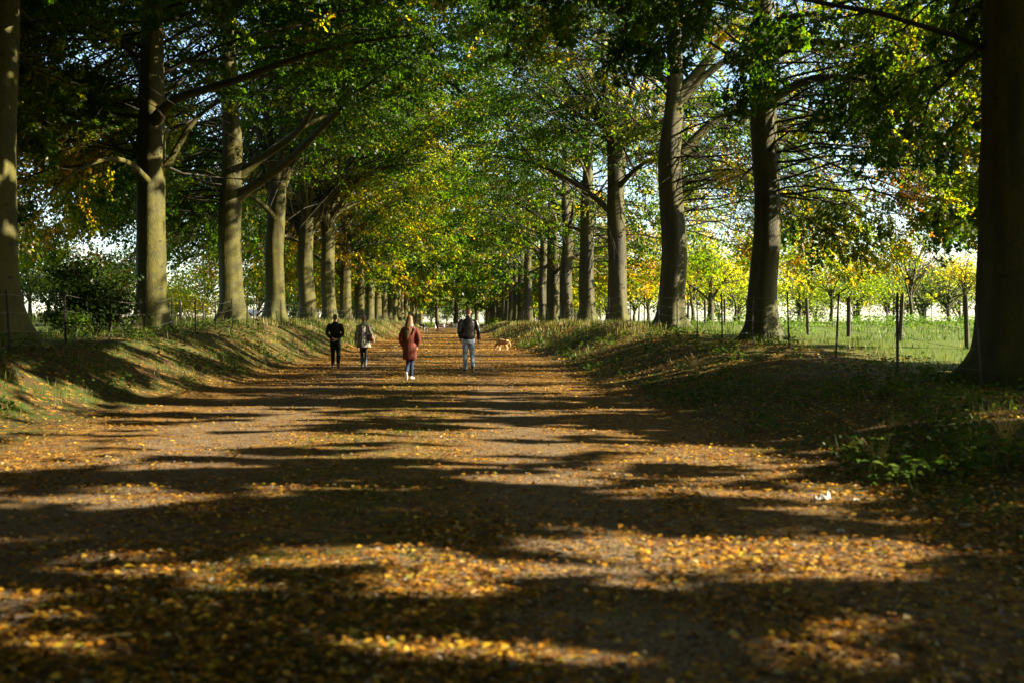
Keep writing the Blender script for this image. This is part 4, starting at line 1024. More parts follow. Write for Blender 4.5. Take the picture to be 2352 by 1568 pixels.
def head_parts(z=1.665, turn=0.0):
    out = [ell(0, 0.012, z + 0.015, 0.076, 0.096, 0.108), ell(0, 0.045, z - 0.055, 0.055, 0.055, 0.062),
           lim([(0, -0.02, 1.42, 0.062), (0, -0.012, 1.50, 0.055), (0, 0.0, 1.60, 0.056)], 12),
           lim([(0, 0.100, z + 0.015, 0.010), (0, 0.122, z - 0.025, 0.014), (0, 0.10, z - 0.035, 0.012)], 8),
           lim([(-0.024, 0.098, z - 0.066, 0.008), (0, 0.104, z - 0.066, 0.010), (0.024, 0.098, z - 0.066, 0.008)], 8)]
    for s in (-1, 1):
        out.append(ell(s * 0.079, 0.0, z - 0.005, 0.010, 0.020, 0.032, 7))
    return out

def leg(hip, knee, ankle, toe, s=1.0, w=1.0):
    """bare leg with foot"""
    h, k, a, t = [np.array(q, float) for q in (hip, knee, ankle, toe)]
    m = h * 0.45 + k * 0.55; c = k * 0.62 + a * 0.38 + np.array([0, -0.018, 0])
    heel = a + (a - t) * 0.22; heel[2] = a[2] - 0.045
    fr = [lim([(*h, 0.088 * w), (*m, 0.075 * w), (*k, 0.056 * w), (*c, 0.055 * w), (*(k * 0.15 + a * 0.85), 0.036), (*a, 0.036)]),
          lim([(*heel, 0.026), (*(a * 0.7 + t * 0.3 - np.array([0, 0, 0.02])), 0.036, 0.03), (*(a * 0.25 + t * 0.75), 0.042, 0.024), (*t, 0.026, 0.015)])]
    return fr

def shoe(ankle, toe, fat=1.0, high=0.0):
    a, t = np.array(ankle, float), np.array(toe, float)
    d = norm(t - a); heel = a - d * 0.055; heel[2] += -0.035
    up = norm(np.cross(np.cross(d, [0, 0, 1.0]), d))
    out = [lim([(*(heel - d * 0.01), 0.022 * fat, 0.026 * fat), (*(heel + d * 0.02), 0.036 * fat, 0.040 * fat), (*(a * 0.6 + t * 0.4 - up * 0.012), 0.042 * fat, 0.040 * fat), (*(a * 0.22 + t * 0.78), 0.047 * fat, 0.030 * fat), (*(t + d * 0.01), 0.036 * fat, 0.022 * fat), (*(t + d * 0.035), 0.018 * fat, 0.014 * fat)]),
           lim([(*(a - up * 0.03), 0.044 * fat), (*(a + up * (0.03 + high)), 0.043 * fat)])]
    return out

def sole(ankle, toe):
    a, t = np.array(ankle, float), np.array(toe, float); d = norm(t - a); up = norm(np.cross(np.cross(d, [0, 0, 1.0]), d))
    o = -up * 0.048
    q = [(-0.075, 0.026), (-0.05, 0.036), (0.03, 0.034), (0.12, 0.046), (0.17, 0.045), (0.205, 0.026)]
    L = np.linalg.norm(t - a) / 0.17
    return [lofted([(*(a + d * x * L * 0.98 + o), w, 0.012) for x, w in q], 10)]

def trouser(hip, knee, ankle, w=1.0, hem=0.058, top=0.96):
    h, k, a = [np.array(q, float) for q in (hip, knee, ankle)]
    m = h * 0.45 + k * 0.55; c = k * 0.6 + a * 0.4 + np.array([0, -0.012, 0])
    return [lim([(h[0], h[1], h[2] + 0.03, 0.098 * w, 0.105 * w), (*m, 0.088 * w), (*k, 0.070 * w), (*c, 0.066 * w), (*(k * 0.1 + a * 0.9), hem), (a[0], a[1], a[2] - 0.0, hem * 1.06)])]

def person(px, Y, height, label, spec, py_z=None):
    p = at(px, 740, Y); z = float(ground(p[0], p[1])) + 0.012
    root = empty('person', (p[0], p[1], z), label, 'person', None)
    spec(root, height / 1.78)
    return root

M_BLACKWOOL = simple('black_wool', (0.010, 0.009, 0.009), 0.9, 0.2, 0.3, 40)
M_LEATHER = simple('black_leather', (0.016, 0.016, 0.018), 0.32, 0.5, 0.3, 9, 0.5, 0.03)
M_RIB = simple('black_ribbing', (0.008, 0.008, 0.009), 0.9, 0.2, 0.3, 60)
M_JEANS = simple('light_denim', (0.30, 0.38, 0.52), 0.85, 0.2, 0.25, 9, 0.5, 0.02)
M_DARKJEANS = simple('dark_denim', (0.016, 0.03, 0.068), 0.85, 0.2, 0.3, 12)
M_ROSE = simple('dusty_rose_coat', (0.135, 0.036, 0.025), 0.85, 0.2, 0.15, 10, 0.4, 0.02)
M_TIGHTS = simple('black_tights', (0.018, 0.016, 0.017), 0.7, 0.3, 0.2, 30)
M_BOOT = simple('grey_leather_boot', (0.06, 0.065, 0.072), 0.35, 0.5, 0.2, 10)
M_SHOEW = simple('white_trainer', (0.75, 0.74, 0.72), 0.6, 0.3, 0.06, 20)
M_SHOEB = simple('brown_shoe', (0.05, 0.035, 0.025), 0.5, 0.4, 0.3, 20)
M_SOLE = simple('grey_brown_sole', (0.22, 0.18, 0.14), 0.8, 0.2, 0.2, 20)
M_HAIRB = simple('light_brown_hair', (0.20, 0.105, 0.045), 0.55, 0.4, 0.4, 45, 0.5)
M_HAIRL = simple('long_golden_hair', (0.085, 0.043, 0.012), 0.5, 0.4, 0.45, 35, 0.6)
M_HAIRG = simple('dark_greying_hair', (0.05, 0.045, 0.045), 0.6, 0.3, 0.4, 45, 0.5)
M_EYE = simple('eye', (0.02, 0.015, 0.012), 0.2, 0.5, 0.1, 5)
M_BAG = simple('dark_brown_bag', (0.022, 0.010, 0.008), 0.35, 0.5, 0.3, 12)
M_RED = simple('red_tassel', (0.45, 0.05, 0.02), 0.6, 0.3, 0.2, 12)
def tweed():
    m, N, Lk = new_mat('grey_tweed')
    tc = N.new('ShaderNodeTexCoord'); v = N.new('ShaderNodeTexVoronoi'); v.inputs['Scale'].default_value = 42; Lk.new(tc.outputs['Object'], v.inputs['Vector'])
    s = N.new('ShaderNodeSeparateColor'); Lk.new(v.outputs['Color'], s.inputs[0])
    principled(N, Lk, ramp(N, Lk, s.outputs[0], [(0.0, (0.03, 0.03, 0.03)), (0.45, (0.10, 0.095, 0.085)), (0.55, (0.26, 0.25, 0.22)), (1.0, (0.42, 0.40, 0.36))]), 0.9, 0.1, s.outputs[1], 0.5, 0.01)
    return m
M_TWEED = tweed()

def eyes(root, s, z=1.665):
    for k in (-1, 1): fused('eye', [ell(k * 0.032, 0.100, z + 0.012, 0.012, 0.008, 0.008, 7)], 0.004, M_EYE, root, 0, s)
BODYVOX = 0.0085
TORSO = [(0, 0, 0.86, 0.12, 0.09), (0, 0.0, 0.95, 0.162, 0.112), (0, 0.0, 1.08, 0.135, 0.095), (0, -0.005, 1.26, 0.162, 0.110), (0, -0.01, 1.38, 0.172, 0.098), (0, -0.012, 1.45, 0.135, 0.075), (0, -0.012, 1.49, 0.07, 0.06)]

def suit_man(root, s):
    LH, LK, LA, LT = (-0.085, 0, 0.90), (-0.088, 0.05, 0.48), (-0.09, 0.06, 0.085), (-0.10, 0.235, 0.035)
    RH, RK, RA, RT = (0.085, 0, 0.90), (0.10, 0.02, 0.47), (0.115, -0.22, 0.17), (0.12, -0.10, 0.035)
    arms = []
    sleeves = []
    for k in (-1, 1):
        sh, el_, wr = (k * 0.185, -0.01, 1.41), (k * 0.265, -0.10, 1.14), (k * 0.045, -0.165, 0.965 - 0.015 * k)
        arms += [lim([(*sh, 0.055), (k * 0.235, -0.05, 1.28, 0.048), (*el_, 0.042), (k * 0.15, -0.15, 1.03, 0.038), (*wr, 0.028)])]
        arms += hand(wr, (-k * 0.85, -0.12, -0.45), k, 0.8)
        sleeves += [lim([(k * 0.14, -0.01, 1.43, 0.07), (*sh, 0.076), (k * 0.24, -0.05, 1.28, 0.068), (*el_, 0.062), (k * 0.16, -0.15, 1.035, 0.055), (k * 0.085, -0.163, 0.985, 0.046)])]
    fused('body', [lofted(TORSO)] + head_parts() + arms + leg(LH, LK, LA, LT) + leg(RH, RK, RA, RT), BODYVOX, SKIN, root, 2, s)
    eyes(root, s)
    fused('hair', [ell(0, -0.012, 1.690, 0.082, 0.097, 0.100), lim([(0, -0.065, 1.66, 0.07, 0.04), (0, -0.055, 1.59, 0.055, 0.03)])], 0.012, M_HAIRG, root, 2, s)
    fused('jacket', [lofted([(0, 0, 0.84, 0.175, 0.125), (0, 0, 0.95, 0.182, 0.128), (0, -0.005, 1.10, 0.170, 0.120), (0, -0.01, 1.28, 0.190, 0.132), (0, -0.012, 1.40, 0.190, 0.115), (0, -0.012, 1.47, 0.13, 0.085), (0, -0.01, 1.53, 0.072, 0.072)])] + sleeves, 0.013, M_BLACKWOOL, root, 3, s)
    fused('trousers', [lofted([(0, 0, 0.80, 0.15, 0.105), (0, 0, 0.90, 0.168, 0.118), (0, 0, 0.99, 0.16, 0.112)])] + trouser(LH, LK, LA, 1.0, 0.064) + trouser(RH, RK, RA, 1.0, 0.062), 0.013, M_BLACKWOOL, root, 3, s)
    fused('shoe', shoe(LA, LT), 0.01, M_SHOEB, root, 2, s); q = fused('shoe', shoe(RA, RT), 0.01, M_SHOEB, root, 2, s)
    fused('sole', sole(RA, RT), 0.009, M_SOLE, q, 1, s)
person(770, 32.7, 1.74, 'man in a black suit walking away with hands clasped behind his back', suit_man)

def tweed_woman(root, s):
    LH, LK, LA, LT = (-0.075, 0, 0.90), (-0.06, 0.06, 0.48), (-0.045, 0.03, 0.085), (-0.05, 0.19, 0.03)
    RH, RK, RA, RT = (0.075, 0, 0.90), (0.075, 0.03, 0.47), (0.075, -0.13, 0.13), (0.09, 0.01, 0.035)
    LS, LE, LW = (-0.165, -0.01, 1.39), (-0.23, -0.03, 1.13), (-0.27, 0.03, 0.90)
    RS, RE, RW = (0.165, -0.01, 1.39), (0.255, -0.04, 1.15), (0.335, 0.02, 0.96)
    arms = []; sl = []
    for S_, E_, W_, k in ((LS, LE, LW, -1), (RS, RE, RW, 1)):
        arms += [lim([(*S_, 0.05), (*E_, 0.038), (*W_, 0.026)])] + hand(W_, (k * 0.12, 0.05, -1), k, 0.6)
        w2 = tuple(np.array(E_) * 0.08 + np.array(W_) * 0.92)
        sl += [lim([(k * 0.12, -0.01, 1.42, 0.066), (*S_, 0.070), (*E_, 0.056), (*w2, 0.052)])]
    fused('body', [lofted([(a, b, c, d * 0.9, e * 0.92) for a, b, c, d, e in TORSO])] + head_parts() + arms + leg(LH, LK, LA, LT, w=0.72) + leg(RH, RK, RA, RT, w=0.72), BODYVOX, SKIN, root, 2, s)
    eyes(root, s)
    fused('hair', [ell(0, -0.01, 1.695, 0.086, 0.100, 0.102), ell(0, -0.075, 1.735, 0.055, 0.055, 0.06), lim([(0, -0.07, 1.66, 0.07, 0.035), (0, -0.05, 1.58, 0.05, 0.03)])], 0.012, M_HAIRB, root, 2, s)
    fused('coat', [lofted([(0.01, 0, 0.70, 0.245, 0.165), (0.005, 0, 0.80, 0.225, 0.155), (0, 0, 0.95, 0.19, 0.13), (0, 0, 1.10, 0.165, 0.112), (0, -0.005, 1.28, 0.172, 0.118), (0, -0.01, 1.39, 0.170, 0.105), (0, -0.01, 1.46, 0.12, 0.08), (0, -0.005, 1.53, 0.073, 0.072)])] + sl, 0.013, M_TWEED, root, 2, s)
    fused('tights', [lofted([(0, 0, 0.80, 0.14, 0.10), (0, 0, 0.93, 0.15, 0.108)])] + trouser(LH, LK, LA, 0.80, 0.046) + trouser(RH, RK, RA, 0.80, 0.046), 0.012, M_TIGHTS, root, 3, s)
    for (K_, A_, T_) in ((LK, LA, LT), (RK, RA, RT)):
        k, a = np.array(K_), np.array(A_)
        fused('boot', [lim([(*(k * 0.72 + a * 0.28 + np.array([0, -0.015, 0])), 0.070), (*(k * 0.5 + a * 0.5 + np.array([0, -0.015, 0])), 0.067), (*(k * 0.12 + a * 0.88), 0.050), (*a, 0.047)])] + shoe(A_, T_, 1.05), 0.011, M_BOOT, root, 2, s)
tw = person(835, 32.7, 1.72, 'woman in a grey tweed coat and tall boots with a dark shoulder bag', tweed_woman)
b0 = np.array(tw.location); s_ = 1.72 / 1.78
bagr = empty('shoulder_bag', tuple(b0 + np.array([0.225, -0.06, 0.93]) * s_), 'dark brown shoulder bag with a red tassel hanging at the tweed coat', 'bag')
fused('bag_body', [lofted([(0, -0.02, 0.0, 0.115, 0.05), (0, -0.02, 0.04, 0.135, 0.062), (0, -0.02, 0.14, 0.115, 0.055), (0.0, -0.02, 0.20, 0.085, 0.03)])], 0.011, M_BAG, bagr, 2, s_)
for dy in (-0.05, 0.02):
    Vb, Fb = tubes(np.array([[(-0.08, dy, 0.17), (-0.095, dy, 0.32), (-0.08, dy + 0.01, 0.46), (-0.06, dy + 0.02, 0.555), (-0.035, dy + 0.02, 0.46), (0.02, dy, 0.32), (0.07, dy, 0.17)]]) * s_, np.full((1, 7), 0.011), 8)
    add_obj('strap', mesh_np('strap', Vb, Fb, smooth=True), M_BAG, bagr)
fused('tassel', [lim([(0.07, -0.085, 0.10, 0.022), (0.075, -0.09, 0.05, 0.03)])], 0.010, M_RED, bagr, 1, s_)

def rose_woman(root, s):
    LH, LK, LA, LT = (-0.07, 0, 0.90), (-0.045, 0.0, 0.47), (-0.085, -0.24, 0.19), (-0.09, -0.15, 0.04)
    RH, RK, RA, RT = (0.07, 0, 0.90), (0.055, 0.05, 0.48), (0.04, 0.08, 0.085), (0.085, 0.23, 0.03)
    LS, LE, LW = (-0.17, -0.01, 1.39), (-0.255, -0.05, 1.13), (-0.20, 0.07, 0.93)
    RS, RE, RW = (0.17, -0.01, 1.39), (0.255, -0.05, 1.13), (0.20, 0.07, 0.93)
    arms = []; sl = []
    for S_, E_, W_, k in ((LS, LE, LW, -1), (RS, RE, RW, 1)):
        arms += [lim([(*S_, 0.05), (*E_, 0.038), (*W_, 0.026)])] + hand(W_, (-k * 0.25, 0.25, -1), k, 0.6)
        sl += [lim([(k * 0.12, -0.01, 1.42, 0.072), (*S_, 0.078), (k * 0.23, -0.035, 1.25, 0.070), (*E_, 0.066), (*(np.array(W_) + [0, -0.01, 0.01]), 0.056)])]
    fused('body', [lofted([(a, b, c, d * 0.9, e * 0.92) for a, b, c, d, e in TORSO])] + head_parts() + arms + leg(LH, LK, LA, LT, w=0.72) + leg(RH, RK, RA, RT, w=0.72), BODYVOX, SKIN, root, 2, s)
    eyes(root, s)
    fused('hair', [ell(0.0, -0.012, 1.690, 0.090, 0.108, 0.110), lim([(0.0, -0.03, 1.70, 0.09, 0.09), (-0.005, -0.07, 1.60, 0.105, 0.06), (-0.02, -0.115, 1.47, 0.12, 0.05), (-0.05, -0.142, 1.33, 0.10, 0.038), (-0.065, -0.150, 1.20, 0.055, 0.026), (-0.07, -0.148, 1.11, 0.02, 0.012)]),
                  lim([(0.07, -0.06, 1.56, 0.03, 0.03), (0.13, -0.12, 1.42, 0.035, 0.025), (0.15, -0.135, 1.28, 0.016, 0.012)])], 0.012, M_HAIRL, root, 2, s)
    fused('coat', [lofted([(0, 0, 0.56, 0.185, 0.140), (0, 0, 0.62, 0.195, 0.145), (0, 0, 0.80, 0.195, 0.142), (0, 0, 0.97, 0.185, 0.132), (0, 0, 1.05, 0.168, 0.118), (0, -0.005, 1.26, 0.180, 0.126), (0, -0.01, 1.39, 0.176, 0.110), (0, -0.01, 1.46, 0.125, 0.09), (0, 0.0, 1.52, 0.085, 0.085)]),
                   lim([(-0.10, -0.06, 1.47, 0.045), (-0.06, -0.115, 1.43, 0.055), (0.0, -0.13, 1.40, 0.06), (0.06, -0.115, 1.43, 0.055), (0.10, -0.06, 1.47, 0.045)])] + sl, 0.013, M_ROSE, root, 2, s)
    fused('jeans', [lofted([(0, 0, 0.78, 0.14, 0.10), (0, 0, 0.93, 0.15, 0.108)])] + trouser(LH, LK, LA, 0.82, 0.047) + trouser(RH, RK, RA, 0.82, 0.047), 0.012, M_DARKJEANS, root, 3, s)
    q = fused('shoe', shoe(LA, LT, 1.02), 0.01, M_SHOEW, root, 2, s); fused('sole', sole(LA, LT), 0.009, M_SHOEW, q, 1, s)
    fused('shoe', shoe(RA, RT, 1.02), 0.01, M_SHOEW, root, 2, s)
person(941, 26.0, 1.66, 'woman with long golden hair in a dusty rose coat and white trainers', rose_woman)

def leather_man(root, s):
    LH, LK, LA, LT = (-0.085, 0, 0.90), (-0.095, 0.03, 0.48), (-0.085, 0.02, 0.085), (-0.15, 0.15, 0.035)
    RH, RK, RA, RT = (0.085, 0, 0.90), (0.105, 0.03, 0.47), (0.115, -0.19, 0.16), (0.115, -0.09, 0.035)
    LS, LE, LW = (-0.20, -0.01, 1.40), (-0.262, -0.05, 1.13), (-0.215, 0.06, 0.93)
    RS, RE, RW = (0.20, -0.01, 1.40), (0.285, -0.04, 1.13), (0.285, 0.05, 0.90)
    arms = []; sl = []
    for S_, E_, W_, k in ((LS, LE, LW, -1), (RS, RE, RW, 1)):
        arms += [lim([(*S_, 0.058), (*E_, 0.044), (*W_, 0.03)])] + hand(W_, (0, 0.15, -1), k, 0.9)
        w2 = tuple(np.array(E_) * 0.06 + np.array(W_) * 0.94)
        sl += [lim([(k * 0.14, -0.01, 1.43, 0.07), (*S_, 0.080), (k * 0.245, -0.03, 1.27, 0.071), (*E_, 0.064), (*w2, 0.050)])]
    fused('body', [lofted([(a, b, c, d * 1.05, e) for a, b, c, d, e in TORSO])] + head_parts() + arms + leg(LH, LK, LA, LT) + leg(RH, RK, RA, RT), BODYVOX, SKIN, root, 2, s)
    eyes(root, s)
    fused('hair', [ell(0, 0.0, 1.725, 0.081, 0.096, 0.082), lim([(0, -0.06, 1.70, 0.068, 0.04), (0, -0.06, 1.62, 0.055, 0.03)]), lim([(-0.03, 0.05, 1.78, 0.045), (0.03, 0.03, 1.80, 0.04)])], 0.011, M_HAIRB, root, 2, s)
    wr = []
    for k in range(0):
        x = -0.12 + 0.06 * k
        wr.append(lim([(x, -0.125, 1.02, 0.012), (x + 0.025, -0.135, 1.15, 0.020), (x + 0.01, -0.128, 1.27, 0.010)], 8))
    q = fused('jacket', [lofted([(0, 0, 0.975, 0.178, 0.126), (0, 0, 1.02, 0.186, 0.132), (0, -0.005, 1.12, 0.182, 0.128), (0, -0.01, 1.28, 0.200, 0.136), (0, -0.012, 1.40, 0.196, 0.115), (0, -0.012, 1.47, 0.13, 0.085), (0, -0.008, 1.50, 0.082, 0.078)])] + wr + sl, 0.012, M_LEATHER, root, 2, s)
    fused('waistband', [lofted([(0, 0, 0.905, 0.170, 0.120), (0, 0, 0.93, 0.178, 0.127), (0, 0, 0.985, 0.178, 0.127)])], 0.012, M_RIB, q, 1, s)
    fused('collar', [lofted([(0, -0.008, 1.47, 0.085, 0.082), (0, -0.006, 1.52, 0.078, 0.075), (0, -0.002, 1.565, 0.072, 0.070)])], 0.011, M_LEATHER, q, 1, s)
    fused('jeans', [lofted([(0, 0, 0.80, 0.15, 0.108), (0, 0, 0.88, 0.166, 0.120), (0, 0, 0.95, 0.16, 0.114)])] + trouser(LH, LK, LA, 0.95, 0.056) + trouser(RH, RK, RA, 0.95, 0.056), 0.012, M_JEANS, root, 2, s)
    fused('shoe', shoe(LA, LT), 0.01, M_SHOEB, root, 2, s); q = fused('shoe', shoe(RA, RT), 0.01, M_SHOEB, root, 2, s)
    fused('sole', sole(RA, RT), 0.009, M_SOLE, q, 1, s)
person(1076, 29.8, 1.90, 'tall man in a black leather jacket and light blue jeans walking away', leather_man)

def far_walker(coat, legs, hairm, skirt=0.86, long_hair=True):
    def f(root, s):
        LH, LK, LA, LT = (-0.08, 0, 0.90), (-0.09, 0.05, 0.48), (-0.10, 0.08, 0.085), (-0.10, 0.23, 0.03)
        RH, RK, RA, RT = (0.08, 0, 0.90), (0.09, 0.02, 0.47), (0.10, -0.08, 0.10), (0.10, 0.07, 0.035)
        arms = []; sl = []
        for k in (-1, 1):
            S_, E_, W_ = (k * 0.18, -0.01, 1.40), (k * 0.235, -0.03, 1.13), (k * 0.22, 0.05, 0.90)
            arms += [lim([(*S_, 0.05), (*E_, 0.04), (*W_, 0.03)])] + hand(W_, (0, 0.1, -1), k)
            sl += [lim([(k * 0.12, -0.01, 1.42, 0.07), (*S_, 0.075), (*E_, 0.060), (*(np.array(W_) + [0, 0, 0.01]), 0.05)])]
        fused('body', [lofted(TORSO)] + head_parts() + arms + leg(LH, LK, LA, LT) + leg(RH, RK, RA, RT), 0.014, SKIN, root, 2, s)
        fused('hair', [ell(0, -0.012, 1.695, 0.088, 0.103, 0.105)] + ([lim([(0, -0.05, 1.66, 0.085, 0.06), (0, -0.085, 1.48, 0.08, 0.04)])] if long_hair else []), 0.02, hairm, root, 2, s)
        fused('coat', [lofted([(0, 0, skirt, 0.185, 0.135), (0, 0, 0.96, 0.182, 0.13), (0, 0, 1.10, 0.165, 0.118), (0, -0.005, 1.28, 0.185, 0.128), (0, -0.01, 1.40, 0.185, 0.112), (0, -0.01, 1.47, 0.12, 0.085), (0, 0, 1.52, 0.08, 0.08)])] + sl, 0.02, coat, root, 2, s)
        fused('trousers', [lofted([(0, 0, 0.80, 0.145, 0.105), (0, 0, 0.95, 0.155, 0.11)])] + trouser(LH, LK, LA, 0.9) + trouser(RH, RK, RA, 0.9), 0.02, legs, root, 2, s)
        fused('shoe', shoe(LA, LT), 0.018, M_SHOEB, root, 1, s); fused('shoe', shoe(RA, RT), 0.018, M_SHOEB, root, 1, s)
    return f
M_NAVY = simple('navy_jacket', (0.02, 0.028, 0.06), 0.85, 0.2, 0.2, 10)
person(1005, 146, 1.82, 'distant person in black walking away down the middle of the avenue', far_walker(M_BLACKWOOL, M_BLACKWOOL, M_HAIRG, 0.80))
person(1037, 240, 1.75, 'tiny distant person in a navy jacket near the white bollards', far_walker(M_NAVY, M_BLACKWOOL, M_HAIRB, 0.86, False))
person(1033, 240, 1.05, 'tiny child in dark clothes beside the distant person in navy', far_walker(M_BLACKWOOL, M_BLACKWOOL, M_HAIRG, 0.84, False))
ch = person(974, 146, 1.28, 'small child in a navy top and pale trousers pushing a bicycle', far_walker(M_NAVY, simple('pale_trousers', (0.34, 0.36, 0.40), 0.85), M_HAIRB, 0.88, False))
# the child's bicycle, wheels in line with the avenue
c0 = np.array(ch.location)
bk = empty('bicycle', (c0[0] + 0.42, c0[1] + 0.1, c0[2] - 0.01), 'small dark bicycle beside the child in the navy top', 'bicycle', None, 0.25)
M_TYRE = simple('black_tyre', (0.015, 0.015, 0.015), 0.8, 0.2, 0.2, 20); M_RIM = simple('steel_rim', (0.4, 0.4, 0.4), 0.35, 0.5, 0.1, 10, metal=0.8); M_FRAME = simple('dark_red_frame', (0.12, 0.02, 0.02), 0.4, 0.5, 0.1, 10)
def ring(cy_, cz_, R, rr, n=24, m=8):
    a = np.linspace(0, 2 * math.pi, n, endpoint=False); b = np.arange(m) / m * 2 * math.pi
    V = np.array([(rr * math.sin(q), cy_ + (R + rr * math.cos(q)) * math.cos(t), cz_ + (R + rr * math.cos(q)) * math.sin(t)) for t in a for q in b])
    i = np.arange(n * m).reshape(n, m); j = np.roll(i, -1, 0)
    return V, np.stack([i, np.roll(i, -1, 1), np.roll(j, -1, 1), j], -1).reshape(-1, 4)
for cy_ in (-0.42, 0.42):
    V, F = ring(cy_, 0.25, 0.225, 0.025); wl = add_obj('wheel', mesh_np('wheel', V, F, smooth=True), M_TYRE, bk)
    sp = np.array([[(0.0, cy_, 0.25), (0.0, cy_ + 0.21 * math.cos(t), 0.25 + 0.21 * math.sin(t))] for t in np.arange(10) * 0.628])
    V, F = tubes(sp, np.full((10, 2), 0.004), 3); V2, F2 = ring(cy_, 0.25, 0.205, 0.01)
    add_obj('rim', mesh_np('rim', np.concatenate([V, V2]), np.concatenate([F, F2 + len(V)])), M_RIM, wl)
fr = [[(0, -0.42, 0.25), (0, -0.10, 0.25)], [(0, -0.10, 0.25), (0, -0.17, 0.56)], [(0, -0.15, 0.50), (0, 0.30, 0.58)], [(0, -0.10, 0.25), (0, 0.29, 0.52)], [(0, 0.42, 0.25), (0, 0.27, 0.68)], [(0, -0.42, 0.25), (0, -0.15, 0.50)]]
V, F = tubes(np.array(fr, float), np.full((6, 2), 0.018), 8); add_obj('frame', mesh_np('frame', V, F, smooth=True), M_FRAME, bk)
V, F = tubes(np.array([[(-0.24, 0.20, 0.74), (-0.1, 0.27, 0.70), (0.1, 0.27, 0.70), (0.24, 0.20, 0.74)]]), np.full((1, 4), 0.014), 8); add_obj('handlebar', mesh_np('handlebar', V, F, smooth=True), M_TYRE, bk)
fused('saddle', [lofted([(0, -0.28, 0.58, 0.07, 0.02), (0, -0.18, 0.595, 0.06, 0.025), (0, -0.06, 0.60, 0.02, 0.016)])], 0.012, M_TYRE, bk, 1)

# dog : golden coat, head down sniffing to the left, seen from behind its right side
def dog_mat():
    m, N, Lk = new_mat('golden_fur')
    tc = N.new('ShaderNodeTexCoord'); ob = tc.outputs['Object']; s = N.new('ShaderNodeSeparateXYZ'); Lk.new(ob, s.inputs[0])
    f = noise(N, Lk, ob, 14, 5)
    c = mixc(N, Lk, f, (0.26, 0.13, 0.04), (0.50, 0.30, 0.12))
    mr = N.new('ShaderNodeMapRange'); mr.inputs[1].default_value = 0.30; mr.inputs[2].default_value = 0.08; Lk.new(s.outputs[2], mr.inputs[0])
    c = mixc(N, Lk, mr.outputs[0], c, (0.62, 0.50, 0.36))
    principled(N, Lk, c, 0.9, 0.1, f, 0.6, 0.02)
    return m
p = at(1156, 740, 52.0); dz = float(ground(p[0], p[1]))
dog = empty('dog', (p[0], p[1], dz + 0.005), 'golden brown dog sniffing the ground at the foot of the right bank', 'dog', None, 0.75)
def dleg(x, y, hind):
    if hind: return lim([(x, y + 0.02, 0.42, 0.075, 0.085), (x, y + 0.07, 0.30, 0.055, 0.06), (x, y - 0.06, 0.18, 0.028, 0.03), (x, y - 0.045, 0.05, 0.022, 0.024), (x, y - 0.02, 0.02, 0.028, 0.03), (x, y + 0.03, 0.015, 0.024, 0.014)])
    return lim([(x, y, 0.42, 0.06, 0.07), (x, y - 0.02, 0.30, 0.045, 0.05), (x, y + 0.005, 0.17, 0.028, 0.03), (x, y, 0.05, 0.022, 0.024), (x, y + 0.015, 0.02, 0.028, 0.028), (x, y + 0.05, 0.015, 0.022, 0.014)])
fused('body', [lofted([(0, -0.36, 0.46, 0.05, 0.05), (0, -0.30, 0.47, 0.11, 0.12), (0, -0.12, 0.47, 0.11, 0.115), (0, 0.08, 0.46, 0.125, 0.15), (0, 0.24, 0.47, 0.12, 0.16), (0, 0.34, 0.48, 0.08, 0.11)]),
               lim([(0, 0.28, 0.50, 0.10), (0, 0.40, 0.42, 0.085), (0, 0.50, 0.30, 0.07)]),
               lim([(0, 0.46, 0.33, 0.06, 0.07), (0, 0.53, 0.25, 0.072, 0.075), (0, 0.58, 0.17, 0.05, 0.055), (0, 0.63, 0.09, 0.036, 0.036), (0, 0.65, 0.05, 0.026, 0.026)]),
               lim([(-0.06, 0.48, 0.31, 0.02), (-0.085, 0.50, 0.25, 0.028), (-0.08, 0.52, 0.18, 0.02)]), lim([(0.06, 0.48, 0.31, 0.02), (0.085, 0.50, 0.25, 0.028), (0.08, 0.52, 0.18, 0.02)]),
               dleg(-0.075, -0.27, True), dleg(0.075, -0.20, True), dleg(-0.075, 0.24, False), dleg(0.075, 0.30, False),
               lim([(0, -0.34, 0.50, 0.04), (0, -0.44, 0.44, 0.045), (0, -0.50, 0.33, 0.05), (0, -0.51, 0.22, 0.025)])], 0.011, dog_mat(), dog, 2)
for k in (-1, 1): fused('eye', [ell(k * 0.052, 0.575, 0.235, 0.010, 0.010, 0.010, 7)], 0.004, M_EYE, dog, 0)
fused('nose', [ell(0, 0.665, 0.042, 0.018, 0.016, 0.014, 7)], 0.005, M_EYE, dog, 0)

